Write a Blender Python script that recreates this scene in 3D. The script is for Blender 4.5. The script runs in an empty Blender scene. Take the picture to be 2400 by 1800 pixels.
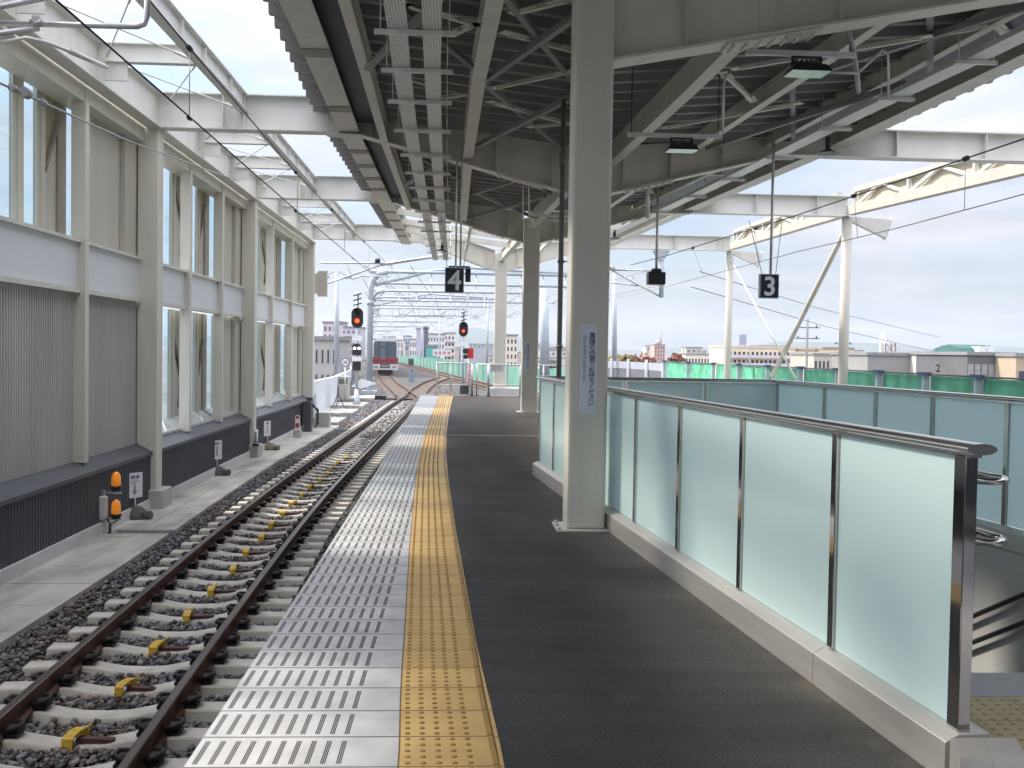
import bpy, bmesh, math, random
import numpy as np
from mathutils import Vector, Matrix
random.seed(7); rng = np.random.default_rng(7)
S = bpy.context.scene; COL = S.collection
# ------------------------------------------------------------------ camera
F = 2400.; CX, CY = 1200., 900.; H = 1.57
PITCH, ROLL, YAW = math.radians(-1.84), math.radians(.95), math.radians(2.98)
FW = np.array([math.sin(YAW)*math.cos(PITCH), math.cos(YAW)*math.cos(PITCH), math.sin(PITCH)])
_r = np.array([math.cos(YAW), -math.sin(YAW), 0.]); _u = np.cross(_r, FW)
RV = math.cos(ROLL)*_r + math.sin(ROLL)*_u; UV_ = -math.sin(ROLL)*_r + math.cos(ROLL)*_u
CAM = np.array([0, 0, H])
cd = bpy.data.cameras.new('camera'); cam = bpy.data.objects.new('camera', cd); COL.objects.link(cam)
cd.sensor_width = 36; cd.lens = 36; cd.clip_start = .05; cd.clip_end = 30000
M = Matrix.Identity(4)
for i in range(3):
    M[i][0], M[i][1], M[i][2], M[i][3] = RV[i], UV_[i], -FW[i], CAM[i]
cam.matrix_world = M; S.camera = cam
# ------------------------------------------------------------------ light
SUN_EL, SUN_AZ = math.radians(41), math.radians(-72)      # azimuth from +Y towards +X
W = bpy.data.worlds.new('World'); S.world = W; W.use_nodes = True
nt = W.node_tree; N = nt.nodes; N.clear()
def nd(t, **k):
    n = N.new(t)
    for a, b in k.items(): setattr(n, a, b)
    return n
out = nd('ShaderNodeOutputWorld'); bg = nd('ShaderNodeBackground'); bg.inputs[1].default_value = .1
sky = nd('ShaderNodeTexSky', sky_type='NISHITA', sun_disc=False, sun_elevation=SUN_EL, sun_rotation=SUN_AZ % (2*math.pi), air_density=1.2, dust_density=1.5)
tc = nd('ShaderNodeTexCoord'); sp = nd('ShaderNodeSeparateXYZ'); nt.links.new(tc.outputs['Generated'], sp.inputs[0])
ad = nd('ShaderNodeMath', operation='ADD'); ad.inputs[1].default_value = .10; nt.links.new(sp.outputs[2], ad.inputs[0])
mx_ = nd('ShaderNodeMath', operation='MAXIMUM'); mx_.inputs[1].default_value = .06; nt.links.new(ad.outputs[0], mx_.inputs[0])
cb = nd('ShaderNodeCombineXYZ')
for i in (0, 1):
    dv = nd('ShaderNodeMath', operation='DIVIDE'); nt.links.new(sp.outputs[i], dv.inputs[0]); nt.links.new(mx_.outputs[0], dv.inputs[1]); nt.links.new(dv.outputs[0], cb.inputs[i])
nz = nd('ShaderNodeTexNoise'); nz.inputs['Scale'].default_value = .75; nz.inputs['Detail'].default_value = 6; nz.inputs['Roughness'].default_value = .52
nt.links.new(cb.outputs[0], nz.inputs['Vector'])
rp = nd('ShaderNodeValToRGB'); rp.color_ramp.elements[0].position = .38; rp.color_ramp.elements[0].color = (.30,)*3+(1,)
rp.color_ramp.elements[1].position = .62; rp.color_ramp.elements[1].color = (.96,)*3+(1,)
nt.links.new(nz.outputs[0], rp.inputs[0])
nz2 = nd('ShaderNodeTexNoise'); nz2.inputs['Scale'].default_value = 1.7; nz2.inputs['Detail'].default_value = 5
nt.links.new(cb.outputs[0], nz2.inputs['Vector'])
rp2 = nd('ShaderNodeValToRGB'); rp2.color_ramp.elements[0].position = .32; rp2.color_ramp.elements[0].color = (2.12, 2.17, 2.42, 1)
rp2.color_ramp.elements[1].position = .66; rp2.color_ramp.elements[1].color = (2.95, 2.9, 2.98, 1)
nt.links.new(nz2.outputs[0], rp2.inputs[0])
# the cloud deck is thicker overhead, thinner and bluer towards the horizon
th = nd('ShaderNodeMapRange'); th.inputs[1].default_value = .0; th.inputs[2].default_value = .32; th.inputs[3].default_value = .72; th.inputs[4].default_value = 1.5
nt.links.new(sp.outputs[2], th.inputs[0])
mu = nd('ShaderNodeMath', operation='MULTIPLY'); mu.use_clamp = True; nt.links.new(rp.outputs[0], mu.inputs[0]); nt.links.new(th.outputs[0], mu.inputs[1])
mix = nd('ShaderNodeMix', data_type='RGBA')
bst = nd('ShaderNodeMix', data_type='RGBA', blend_type='MULTIPLY'); bst.inputs[0].default_value = 1
nt.links.new(sky.outputs[0], bst.inputs[6]); bst.inputs[7].default_value = (.42, .50, .63, 1)
nt.links.new(mu.outputs[0], mix.inputs[0]); nt.links.new(bst.outputs[2], mix.inputs[6]); nt.links.new(rp2.outputs[0], mix.inputs[7])
ov = nd('ShaderNodeMath', operation='MULTIPLY_ADD'); ov.use_clamp = False; ov.inputs[2].default_value = 1.0
zc = nd('ShaderNodeMath', operation='MAXIMUM'); zc.inputs[1].default_value = 0; nt.links.new(sp.outputs[2], zc.inputs[0]); q2 = nd('ShaderNodeMath', operation='MULTIPLY_ADD'); q2.inputs[1].default_value = 5.2; q2.inputs[2].default_value = .95
nt.links.new(zc.outputs[0], q2.inputs[0]); nt.links.new(zc.outputs[0], ov.inputs[0]); nt.links.new(q2.outputs[0], ov.inputs[1])
sc_ = nd('ShaderNodeVectorMath', operation='SCALE'); nt.links.new(mix.outputs[2], sc_.inputs[0]); nt.links.new(ov.outputs[0], sc_.inputs['Scale'])   # overcast: zenith about three times the horizon
nt.links.new(sc_.outputs[0], bg.inputs[0]); nt.links.new(bg.outputs[0], out.inputs[0])
sd = bpy.data.lights.new('sun', 'SUN'); sd.energy = 2.0; sd.angle = math.radians(5); sd.color = (1, .93, .82)
so = bpy.data.objects.new('sun', sd); COL.objects.link(so)
sv = Vector((math.sin(SUN_AZ)*math.cos(SUN_EL), math.cos(SUN_AZ)*math.cos(SUN_EL), math.sin(SUN_EL)))
so.rotation_euler = (-sv).to_track_quat('-Z', 'Y').to_euler(); so.location = (-20, 10, 30)
S.view_settings.view_transform = 'Standard'; S.view_settings.look = 'None'; S.view_settings.gamma = 1
S.view_settings.exposure = 1.38
S.cycles.max_bounces = 8; S.cycles.diffuse_bounces = 4; S.cycles.glossy_bounces = 4; S.cycles.transparent_max_bounces = 12
S.cycles.sample_clamp_indirect = 6

# ------------------------------------------------------------------ picture-point -> place in the world
def ray(x, y): return FW + RV*(x-CX)/F - UV_*(y-CY)/F
def bz(x, y, z): d = ray(x, y); return CAM + d*((z-H)/d[2])
def by(x, y, Y): d = ray(x, y); return CAM + d*(Y/d[1])
def bx(x, y, X): d = ray(x, y); return CAM + d*(X/d[0])

# ------------------------------------------------------------------ materials
MATS = {}
def mat(name, col, rough=.6, metal=0., var=.12, scale=3., bump=0., bscale=60., spec=.4, emit=None, stretch=None):
    if name in MATS: return MATS[name]
    m = bpy.data.materials.new(name); m.use_nodes = True; t = m.node_tree; n = t.nodes; b = n['Principled BSDF']
    b.inputs['Roughness'].default_value = rough; b.inputs['Metallic'].default_value = metal
    b.inputs['Specular IOR Level'].default_value = spec
    c = n.new('ShaderNodeTexCoord'); z = n.new('ShaderNodeTexNoise'); z.inputs['Scale'].default_value = scale; z.inputs['Detail'].default_value = 6
    src = c.outputs['Object']
    if stretch:
        mp = n.new('ShaderNodeMapping'); mp.inputs['Scale'].default_value = stretch; t.links.new(src, mp.inputs[0]); src = mp.outputs[0]
    t.links.new(src, z.inputs['Vector'])
    r = n.new('ShaderNodeValToRGB'); r.color_ramp.elements[0].position = .3; r.color_ramp.elements[1].position = .7
    r.color_ramp.elements[0].color = tuple(x*(1-var) for x in col)+(1,); r.color_ramp.elements[1].color = tuple(min(1, x*(1+var)) for x in col)+(1,)
    t.links.new(z.outputs[0], r.inputs[0]); t.links.new(r.outputs[0], b.inputs['Base Color'])
    if bump:
        z2 = n.new('ShaderNodeTexNoise'); z2.inputs['Scale'].default_value = bscale; z2.inputs['Detail'].default_value = 4
        t.links.new(c.outputs['Object'], z2.inputs['Vector'])
        bp = n.new('ShaderNodeBump'); bp.inputs['Strength'].default_value = bump; bp.inputs['Distance'].default_value = .01
        t.links.new(z2.outputs[0], bp.inputs['Height']); t.links.new(bp.outputs[0], b.inputs['Normal'])
    if emit:
        b.inputs['Emission Color'].default_value = emit[:3]+(1,); b.inputs['Emission Strength'].default_value = emit[3]
    MATS[name] = m; return m
steel = mat('cream_steel_paint', (.60, .585, .52), .42, var=.08, scale=1.6, stretch=(2,2,.35))
steelw = mat('white_steel_paint', (.66, .655, .62), .42, var=.07, scale=1.6, stretch=(2,2,.35))
deckm = mat('roof_deck_sheet', (.265, .255, .25), .5, var=.10, scale=2)
deckd = mat('navy_strip_sheet', (.035, .037, .06), .5)
galv = mat('galvanised', (.52, .53, .54), .38, .75, var=.15, scale=9)
galvl = mat('galvanised_bright', (.66, .66, .65), .45, .35, var=.1, scale=9)
stain = mat('stainless_polished', (.50, .48, .465), .07, 1., var=.05)
stainb = mat('stainless_brushed', (.66, .645, .615), .40, .75, var=.08, scale=6, stretch=(1, .2, 4))
black = mat('black_plastic', (.025, .026, .03), .4)
dgrey = mat('dark_grey_metal', (.09, .095, .11), .45, .3)
conc = mat('concrete', (.42, .41, .385), .85, var=.16, scale=2.5, bump=.25)
conc_l = mat('concrete_pale', (.56, .56, .56), .8, var=.12, scale=2, bump=.2)
slab = mat('walkway_slab', (.43, .41, .365), .85, var=.34, scale=1.4, bump=.3, stretch=(1.6, .5, 1))
skirt = mat('charcoal_cladding', (.075, .08, .092), .45, .2, var=.08)
clad = mat('grey_cladding', (.43, .42, .40), .5, .1, var=.09, scale=1.4, stretch=(2,2,.2))
beige = mat('beige_panel', (.50, .48, .42), .55, var=.08, scale=1.4, stretch=(2,2,.25))
band = mat('white_spandrel', (.66, .67, .70), .4, var=.03, scale=.7)
olive = mat('translucent_olive', (.29, .28, .17), .4)
brown = mat('brown_trim', (.31, .27, .225), .5)
railm = mat('handrail_steel', (.74, .73, .72), .2, 1., var=.05, scale=8)
flash = mat('sill_flashing', (.60, .61, .60), .3, .6, var=.15, scale=4)
rust = mat('rail_rust', (.11, .052, .036), .62, .25, var=.35, scale=14, bump=.2)
railtop = mat('rail_running_band', (.14, .115, .10), .34, .8, var=.25, scale=10, stretch=(1, .1, 1))
slp = mat('sleeper_concrete', (.50, .47, .41), .85, var=.18, scale=5, bump=.3)
clipm = mat('rail_clip', (.02, .016, .016), .5, .4)
yel = mat('yellow_strap', (.62, .40, .04), .5, var=.2, scale=20)
pinkrod = mat('red_brown_rod', (.075, .03, .026), .5)
wirem = mat('wire', (.035, .035, .04), .5, .5)
rope = mat('pale_cable', (.35, .35, .36), .5, .3)
poleb = mat('pole_blue_grey', (.43, .47, .53), .45, .2, var=.06)
navy = mat('sign_navy', (.012, .018, .045), .25, var=.05)
white = mat('white_plate', (.74, .75, .77), .35, var=.03)
noticem = mat('notice_plate', (.58, .64, .72), .3, var=.02)
ink = mat('dark_lettering', (.03, .035, .06), .5)
inkg = mat('grey_lettering', (.20, .23, .29), .5)
red = mat('red_paint', (.52, .03, .03), .35)
amber = mat('amber_lens', (.62, .20, .012), .12, var=.35, scale=22, spec=.8, emit=(1., .32, .02, .12))
sack = mat('sandbag', (.10, .10, .095), .9, var=.2, scale=12, bump=.5)
sackb = mat('sandbag_brown', (.20, .17, .12), .9, var=.3, scale=12, bump=.5)
granite = mat('granite', (.40, .40, .42), .55, var=.14, scale=45)
tact2 = mat('beige_tactile', (.52, .42, .25), .6, var=.08, scale=4)
wallg = mat('stair_wall_panel', (.46, .455, .44), .5, var=.05, scale=1.5)
green = mat('green_net', (.11, .40, .25), .7, var=.35, scale=2.2, bump=.4, bscale=8)
lampg = mat('lamp_glass', (.75, .78, .76), .15)
floorc = mat('platform_side', (.30, .30, .30), .9)
def frosted():
    m = bpy.data.materials.new('frosted_glass'); m.use_nodes = True; t = m.node_tree; n = t.nodes; b = n['Principled BSDF']
    b.inputs['Base Color'].default_value = (.72, .85, .835, 1); b.inputs['Roughness'].default_value = .16; b.inputs['Specular IOR Level'].default_value = .5
    b.inputs['Coat Weight'].default_value = .3; b.inputs['Coat Roughness'].default_value = .04
    tr = n.new('ShaderNodeBsdfTranslucent'); tr.inputs[0].default_value = (.80, .95, .97, 1)
    mx = n.new('ShaderNodeMixShader'); mx.inputs[0].default_value = .5
    t.links.new(b.outputs[0], mx.inputs[1]); t.links.new(tr.outputs[0], mx.inputs[2]); t.links.new(mx.outputs[0], n['Material Output'].inputs[0]); return m
frost = frosted()
def clearglass():
    m = bpy.data.materials.new('clear_pane'); m.use_nodes = True; t = m.node_tree; n = t.nodes; n.remove(n['Principled BSDF'])
    a = n.new('ShaderNodeBsdfTransparent'); a.inputs[0].default_value = (.84, .93, .97, 1); g = n.new('ShaderNodeBsdfGlossy'); g.inputs['Roughness'].default_value = .03
    mx = n.new('ShaderNodeMixShader'); mx.inputs[0].default_value = .07
    t.links.new(a.outputs[0], mx.inputs[1]); t.links.new(g.outputs[0], mx.inputs[2]); t.links.new(mx.outputs[0], n['Material Output'].inputs[0]); return m
pane = clearglass()
def asphalt_mat():
    m = bpy.data.materials.new('asphalt'); m.use_nodes = True; t = m.node_tree; n = t.nodes; b = n['Principled BSDF']
    c = n.new('ShaderNodeTexCoord')
    def noise(s, d=6, st=None):
        z = n.new('ShaderNodeTexNoise'); z.inputs['Scale'].default_value = s; z.inputs['Detail'].default_value = d
        mp = n.new('ShaderNodeMapping'); mp.inputs['Scale'].default_value = st or (1, 1, 1); t.links.new(c.outputs['Object'], mp.inputs[0]); t.links.new(mp.outputs[0], z.inputs['Vector']); return z.outputs[0]
    def ramp(i, p0, c0, p1, c1):
        r = n.new('ShaderNodeValToRGB'); r.color_ramp.elements[0].position = p0; r.color_ramp.elements[1].position = p1
        r.color_ramp.elements[0].color = c0+(1,); r.color_ramp.elements[1].color = c1+(1,); t.links.new(i, r.inputs[0]); return r.outputs[0]
    def mixc(f, a, bb, mode='MIX'):
        x = n.new('ShaderNodeMix'); x.data_type = 'RGBA'; x.blend_type = mode
        if isinstance(f, float): x.inputs[0].default_value = f
        else: t.links.new(f, x.inputs[0])
        t.links.new(a, x.inputs[6])
        if isinstance(bb, tuple): x.inputs[7].default_value = bb+(1,)
        else: t.links.new(bb, x.inputs[7])
        return x.outputs[2]
    base = ramp(noise(1.1, 8, (1, .55, 1)), .3, (.032, .0315, .031), .72, (.060, .0587, .0575))
    fine = ramp(noise(75, 5), .33, (.55, .55, .56), .70, (1.55, 1.53, 1.5))
    col = mixc(1., base, fine, 'MULTIPLY')
    stk = ramp(noise(5., 7, (.16, 1, 1)), .34, (.84, .84, .84), .66, (1.2, 1.2, 1.2)); col = mixc(1., col, stk, 'MULTIPLY')
    dust = ramp(noise(3.1, 9), .60, (0, 0, 0), .75, (1, 1, 1))
    col2 = mixc(dust, col, (.072, .068, .063))
    # dust washed against the foot of the railing: a band with its own ragged outline
    sx = n.new('ShaderNodeSeparateXYZ'); t.links.new(c.outputs['Object'], sx.inputs[0])
    k = n.new('ShaderNodeMath'); k.operation = 'MULTIPLY_ADD'; k.inputs[1].default_value = .0932; k.inputs[2].default_value = -2.19
    t.links.new(sx.outputs[1], k.inputs[0])
    a = n.new('ShaderNodeMath'); a.operation = 'ADD'; t.links.new(sx.outputs[0], a.inputs[0]); t.links.new(k.outputs[0], a.inputs[1])
    nn = noise(4.5, 8); ma = n.new('ShaderNodeMath'); ma.operation = 'MULTIPLY_ADD'; ma.inputs[1].default_value = .95; ma.inputs[2].default_value = -.56; t.links.new(nn, ma.inputs[0])
    a2 = n.new('ShaderNodeMath'); a2.operation = 'ADD'; t.links.new(a.outputs[0], a2.inputs[0]); t.links.new(ma.outputs[0], a2.inputs[1])
    mr = n.new('ShaderNodeMapRange'); mr.inputs[1].default_value = -.13; mr.inputs[2].default_value = .02; mr.inputs[4].default_value = .8; t.links.new(a2.outputs[0], mr.inputs[0])
    col3 = mixc(mr.outputs[0], col2, (.085, .068, .050))
    t.links.new(col3, b.inputs['Base Color']); b.inputs['Roughness'].default_value = .72; b.inputs['Specular IOR Level'].default_value = .35
    bp = n.new('ShaderNodeBump'); bp.inputs['Strength'].default_value = .9; bp.inputs['Distance'].default_value = .006
    t.links.new(noise(85, 5), bp.inputs['Height']); t.links.new(bp.outputs[0], b.inputs['Normal']); return m
asph = asphalt_mat()
def tile_mat(name, kind):
    # UV: u = metres from the platform edge (or from the yellow tile's edge), v = metres along
    m = bpy.data.materials.new(name); m.use_nodes = True; t = m.node_tree; n = t.nodes; b = n['Principled BSDF']
    uv = n.new('ShaderNodeUVMap'); sx = n.new('ShaderNodeSeparateXYZ'); t.links.new(uv.outputs[0], sx.inputs[0])
    def mt(op, a, bb=None, cc=None):
        x = n.new('ShaderNodeMath'); x.operation = op
        for i, v in enumerate((a, bb, cc)):
            if v is None: continue
            if isinstance(v, (int, float)): x.inputs[i].default_value = v
            else: t.links.new(v, x.inputs[i])
        return x.outputs[0]
    U, V = sx.outputs[0], sx.outputs[1]
    vt = mt('DIVIDE', V, .3); fv = mt('FRACT', vt); row = mt('FLOOR', vt)
    joint = mt('LESS_THAN', mt('MINIMUM', fv, mt('SUBTRACT', 1., fv)), .016)
    wn = n.new('ShaderNodeTexWhiteNoise'); wn.noise_dimensions = '1D'; t.links.new(row, wn.inputs['W'])
    z = n.new('ShaderNodeTexNoise'); z.inputs['Scale'].default_value = 5; z.inputs['Detail'].default_value = 8
    c = n.new('ShaderNodeTexCoord'); t.links.new(c.outputs['Object'], z.inputs['Vector'])
    tone = mt('MULTIPLY_ADD', wn.outputs[0], .13, mt('MULTIPLY_ADD', z.outputs[0], .62, .60))
    base = n.new('ShaderNodeMix'); base.data_type = 'RGBA'; base.blend_type = 'MULTIPLY'; base.inputs[0].default_value = 1
    base.inputs[6].default_value = (.53, .53, .525, 1) if kind == 'w' else (.64, .43, .165, 1)
    cc = n.new('ShaderNodeCombineColor')
    for i in range(3): t.links.new(tone, cc.inputs[i])
    t.links.new(cc.outputs[0], base.inputs[7])
    dark = joint
    if kind == 'y':
        ln = mt('MAXIMUM', mt('LESS_THAN', U, .007), mt('LESS_THAN', mt('ABSOLUTE', mt('SUBTRACT', U, .3825)), .0035)); dark = mt('MAXIMUM', joint, ln)
    if kind == 'w':
        w = mt('DIVIDE', mt('SUBTRACT', U, .022), .0595); fu = mt('FRACT', w)
        ins = mt('MULTIPLY', mt('GREATER_THAN', w, 0.), mt('LESS_THAN', w, 10.))
        bar = mt('MULTIPLY', mt('LESS_THAN', fu, .36), mt('MULTIPLY', mt('GREATER_THAN', fv, .10), mt('LESS_THAN', fv, .86)))
        line = mt('LESS_THAN', mt('FRACT', mt('MULTIPLY', fu, 8.35)), .74)
        dark = mt('MAXIMUM', joint, mt('MULTIPLY', mt('MULTIPLY', bar, line), ins))
    f = n.new('ShaderNodeMix'); f.data_type = 'RGBA'; t.links.new(dark, f.inputs[0]); t.links.new(base.outputs[2], f.inputs[6])
    f.inputs[7].default_value = (.055, .052, .052, 1) if kind == 'w' else (.17, .10, .03, 1)
    t.links.new(f.outputs[2], b.inputs['Base Color']); b.inputs['Roughness'].default_value = .5; b.inputs['Specular IOR Level'].default_value = .4
    bp = n.new('ShaderNodeBump'); bp.inputs['Strength'].default_value = .5; bp.inputs['Distance'].default_value = .003; bp.invert = True
    t.links.new(dark, bp.inputs['Height']); t.links.new(bp.outputs[0], b.inputs['Normal']); return m
tilew, tiley = tile_mat('white_edge_tile', 'w'), tile_mat('yellow_tactile_tile', 'y')
dotm = mat('yellow_dot', (.40, .24, .075), .5, var=.1)

# ------------------------------------------------------------------ mesh helper
class MB:
    def __init__(s): s.v = []; s.f = []; s.m = []; s.sm = []; s.uv = {}
    def poly(s, pts, faces, mi=0, smooth=False):
        o = len(s.v); s.v += [tuple(map(float, p)) for p in pts]
        for f in faces: s.f.append([o+i for i in f]); s.m.append(mi); s.sm.append(smooth)
        return s
    def box(s, x0, x1, y0, y1, z0, z1, mi=0):
        return s.poly([(x0,y0,z0),(x1,y0,z0),(x1,y1,z0),(x0,y1,z0),(x0,y0,z1),(x1,y0,z1),(x1,y1,z1),(x0,y1,z1)],
                      [(3,2,1,0),(4,5,6,7),(0,1,5,4),(1,2,6,5),(2,3,7,6),(3,0,4,7)], mi)
    def bar(s, p, q, w, h, mi=0, up=(0,0,1), off=(0,0)):
        p, q = Vector(p), Vector(q); d = (q-p).normalized(); u = Vector(up)
        if abs(d.dot(u)) > .995: u = Vector((0,1,0))
        r = d.cross(u).normalized(); u = r.cross(d).normalized(); a = r*(w/2); b = u*(h/2); o = r*off[0]+u*off[1]
        P = [p+o-a-b, p+o+a-b, p+o+a+b, p+o-a+b, q+o-a-b, q+o+a-b, q+o+a+b, q+o-a+b]
        return s.poly(P, [(0,1,2,3),(7,6,5,4),(4,5,1,0),(5,6,2,1),(6,7,3,2),(7,4,0,3)], mi)
    def ibeam(s, p, q, d, w, tf=.02, tw=.012, mi=0):
        s.bar(p, q, w, tf, mi, off=(0, -d/2+tf/2)); s.bar(p, q, w, tf, mi, off=(0, d/2-tf/2)); return s.bar(p, q, tw, d-2*tf, mi)
    def tube(s, pts, r, n=8, mi=0, caps=True, rs=None):
        pts = [Vector(p) for p in pts]; rings = []; prev = None
        for i, p in enumerate(pts):
            d = (pts[min(i+1, len(pts)-1)] - pts[max(i-1, 0)]).normalized()
            if prev is None:
                u = Vector((0,0,1)) if abs(d.z) < .9 else Vector((1,0,0)); a = d.cross(u).normalized()
            else: a = (prev - d*prev.dot(d)).normalized()
            prev = a; b = d.cross(a); rr = rs[i] if rs else r
            rings.append([p + (a*math.cos(2*math.pi*k/n) + b*math.sin(2*math.pi*k/n))*rr for k in range(n)])
        V = [x for R in rings for x in R]; fs = []
        for i in range(len(rings)-1):
            for k in range(n): fs.append((i*n+k, i*n+(k+1)%n, (i+1)*n+(k+1)%n, (i+1)*n+k))
        o = len(s.v); s.poly(V, fs, mi, True)
        if caps:
            s.f += [[o+k for k in range(n)][::-1], [o+(len(rings)-1)*n+k for k in range(n)]]; s.m += [mi]*2; s.sm += [False]*2
        return s
    def cyl(s, c, r, h, n=16, mi=0, r2=None):
        c = Vector(c); return s.tube([c, c+Vector((0,0,h))], r, n, mi, True, [r, r if r2 is None else r2])
    def prism(s, prof, p0, ax, mi=0):
        # prof: list of 3D points (closed polygon), extruded by vector ax
        n = len(prof); A = [Vector(p)+Vector(p0) for p in prof]; B = [a+Vector(ax) for a in A]
        return s.poly(A+B, [tuple(range(n))[::-1], tuple(range(n, 2*n))] + [(i, (i+1)%n, n+(i+1)%n, n+i) for i in range(n)], mi)
    def build(s, name, mats, parent=None, loc=None, bevel=0, fixn=True):
        me = bpy.data.meshes.new(name)
        base = None
        if parent is not None: base = Vector(parent['_o'])
        elif loc is not None: base = Vector(loc)
        else:
            a = np.array(s.v); base = Vector(((a[:,0].min()+a[:,0].max())/2, (a[:,1].min()+a[:,1].max())/2, a[:,2].min()))
        me.from_pydata([tuple(Vector(p)-base) for p in s.v], [], s.f)
        for m in (mats if isinstance(mats, (list, tuple)) else [mats]): me.materials.append(m)
        me.polygons.foreach_set('material_index', s.m); me.polygons.foreach_set('use_smooth', s.sm)
        if fixn:
            bm = bmesh.new(); bm.from_mesh(me); bmesh.ops.recalc_face_normals(bm, faces=bm.faces); bm.to_mesh(me); bm.free()
        me.update()
        o = bpy.data.objects.new(name, me); COL.objects.link(o); o['_o'] = tuple(base)
        if parent is not None: o.parent = parent
        else: o.location = base
        if bevel:
            bv = o.modifiers.new('bevel', 'BEVEL'); bv.width = bevel; bv.segments = 2; bv.limit_method = 'ANGLE'
        return o
def tag(o, label, cat, group=None, kind=None):
    if label: o['label'] = label
    if cat: o['category'] = cat
    if group: o['group'] = group
    if kind: o['kind'] = kind
    return o
def thing(name, label, cat, loc, group=None):
    o = bpy.data.objects.new(name, None); COL.objects.link(o); o.location = loc; o['_o'] = tuple(map(float, loc)); o.empty_display_size = .2
    return tag(o, label, cat, group)
def struct(o): o['kind'] = 'structure'; return o
FONT_CACHE = {}
def text_mb(mb, s, origin, right, up, size, mi=0, depth=.004, bold=0.):
    """lettering as extruded mesh: s is centred on origin, lying in the plane (right, up)"""
    key = (s, bold)
    if key not in FONT_CACHE:
        c = bpy.data.curves.new('lettering', 'FONT'); c.body = s; c.align_x = 'CENTER'; c.align_y = 'CENTER'; c.resolution_u = 3; c.offset = bold
        o = bpy.data.objects.new('lettering', c); COL.objects.link(o); dg = bpy.context.evaluated_depsgraph_get(); dg.update()
        me = bpy.data.meshes.new_from_object(o.evaluated_get(dg))
        P = [tuple(v.co) for v in me.vertices]; Fc = [tuple(p.vertices) for p in me.polygons]
        bpy.data.objects.remove(o); bpy.data.curves.remove(c); bpy.data.meshes.remove(me)
        xs = [p[0] for p in P]; ys = [p[1] for p in P]; cx, cy = (min(xs)+max(xs))/2, (min(ys)+max(ys))/2
        FONT_CACHE[key] = ([(p[0]-cx, p[1]-cy) for p in P], Fc)
    P, Fc = FONT_CACHE[key]; R, U, O = Vector(right).normalized(), Vector(up).normalized(), Vector(origin); nrm = R.cross(U)
    mb.poly([O + R*p[0]*size + U*p[1]*size + nrm*depth for p in P], Fc, mi)
def lerp(tab, y):
    if y <= tab[0][0]: a, b = tab[0], tab[1]
    elif y >= tab[-1][0]: a, b = tab[-2], tab[-1]
    else:
        for i in range(len(tab)-1):
            if tab[i][0] <= y <= tab[i+1][0]: a, b = tab[i], tab[i+1]; break
    return a[1] + (b[1]-a[1])*(y-a[0])/(b[0]-a[0])

# ================================================================== GROUND, VIADUCT, PLATFORM
cityg = mat('city_ground', (.17, .165, .15), .95, var=.4, scale=.02)
o = MB().poly([(-9000,-300,-9.5),(9000,-300,-9.5),(9000,9000,-9.5),(-9000,9000,-9.5)], [(0,1,2,3)]).build('ground', cityg, loc=(0,0,-9.5)); struct(o)
PR = [(-10,10.6),(0,10.6),(40,10.4),(58,8.6),(79,4.7),(103,1.2),(170,-6.6),(300,-24),(420,-44)]     # right edge of the viaduct
PL = [(-10,-7.4),(38,-7.4),(52,-7.6),(75,-8.6),(105,-11.0),(170,-18),(300,-36),(420,-56)]           # left edge
YS = list(range(-20, 60, 5)) + list(range(60, 421, 10))
def ballast_mat():
    m = bpy.data.materials.new('ballast_bed'); m.use_nodes = True; t = m.node_tree; n = t.nodes; b = n['Principled BSDF']
    c = n.new('ShaderNodeTexCoord'); v = n.new('ShaderNodeTexVoronoi'); v.inputs['Scale'].default_value = 22; t.links.new(c.outputs['Object'], v.inputs['Vector'])
    r = n.new('ShaderNodeValToRGB'); r.color_ramp.elements[0].color = (.030, .031, .034, 1); r.color_ramp.elements[1].color = (.15, .145, .14, 1)
    sx = n.new('ShaderNodeSeparateColor'); t.links.new(v.outputs['Color'], sx.inputs[0]); t.links.new(sx.outputs[0], r.inputs[0])
    z = n.new('ShaderNodeTexNoise'); z.inputs['Scale'].default_value = .5; t.links.new(c.outputs['Object'], z.inputs['Vector'])
    mx = n.new('ShaderNodeMix'); mx.data_type = 'RGBA'; mx.blend_type = 'MULTIPLY'; mx.inputs[0].default_value = .6; t.links.new(r.outputs[0], mx.inputs[6])
    r2 = n.new('ShaderNodeValToRGB'); r2.color_ramp.elements[0].color = (.9, .75, .6, 1); r2.color_ramp.elements[1].color = (1, 1, 1.05, 1); r2.color_ramp.elements[0].position = .4; r2.color_ramp.elements[1].position = .6
    t.links.new(z.outputs[0], r2.inputs[0]); t.links.new(r2.outputs[0], mx.inputs[7]); t.links.new(mx.outputs[2], b.inputs['Base Color'])
    b.inputs['Roughness'].default_value = .85; bp = n.new('ShaderNodeBump'); bp.inputs['Strength'].default_value = 1; bp.inputs['Distance'].default_value = .03; bp.invert = True
    t.links.new(v.outputs['Distance'], bp.inputs['Height']); t.links.new(bp.outputs[0], b.inputs['Normal']); return m
ball = ballast_mat()
mb = MB(); V = []
for y in YS: V += [(lerp(PL,y),y,-1.34),(lerp(PR,y),y,-1.34),(lerp(PR,y),y,-2.6),(lerp(PL,y),y,-2.6)]
fs = []
for i in range(len(YS)-1):
    a, b = 4*i, 4*i+4
    fs += [(a,a+1,b+1,b),(a+1,a+2,b+2,b+1),(a+2,a+3,b+3,b+2),(a+3,a,b,b+3)]
mb.poly(V, fs); struct(mb.build('viaduct_deck', ball))
# piers keep the viaduct on the ground
mb = MB()
for y in range(0, 400, 14): xm = (lerp(PL,y)+lerp(PR,y))/2; mb.box(xm-3, xm+3, y, y+1.6, -9.5, -2.61)
struct(mb.build('viaduct_piers', conc))
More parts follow.
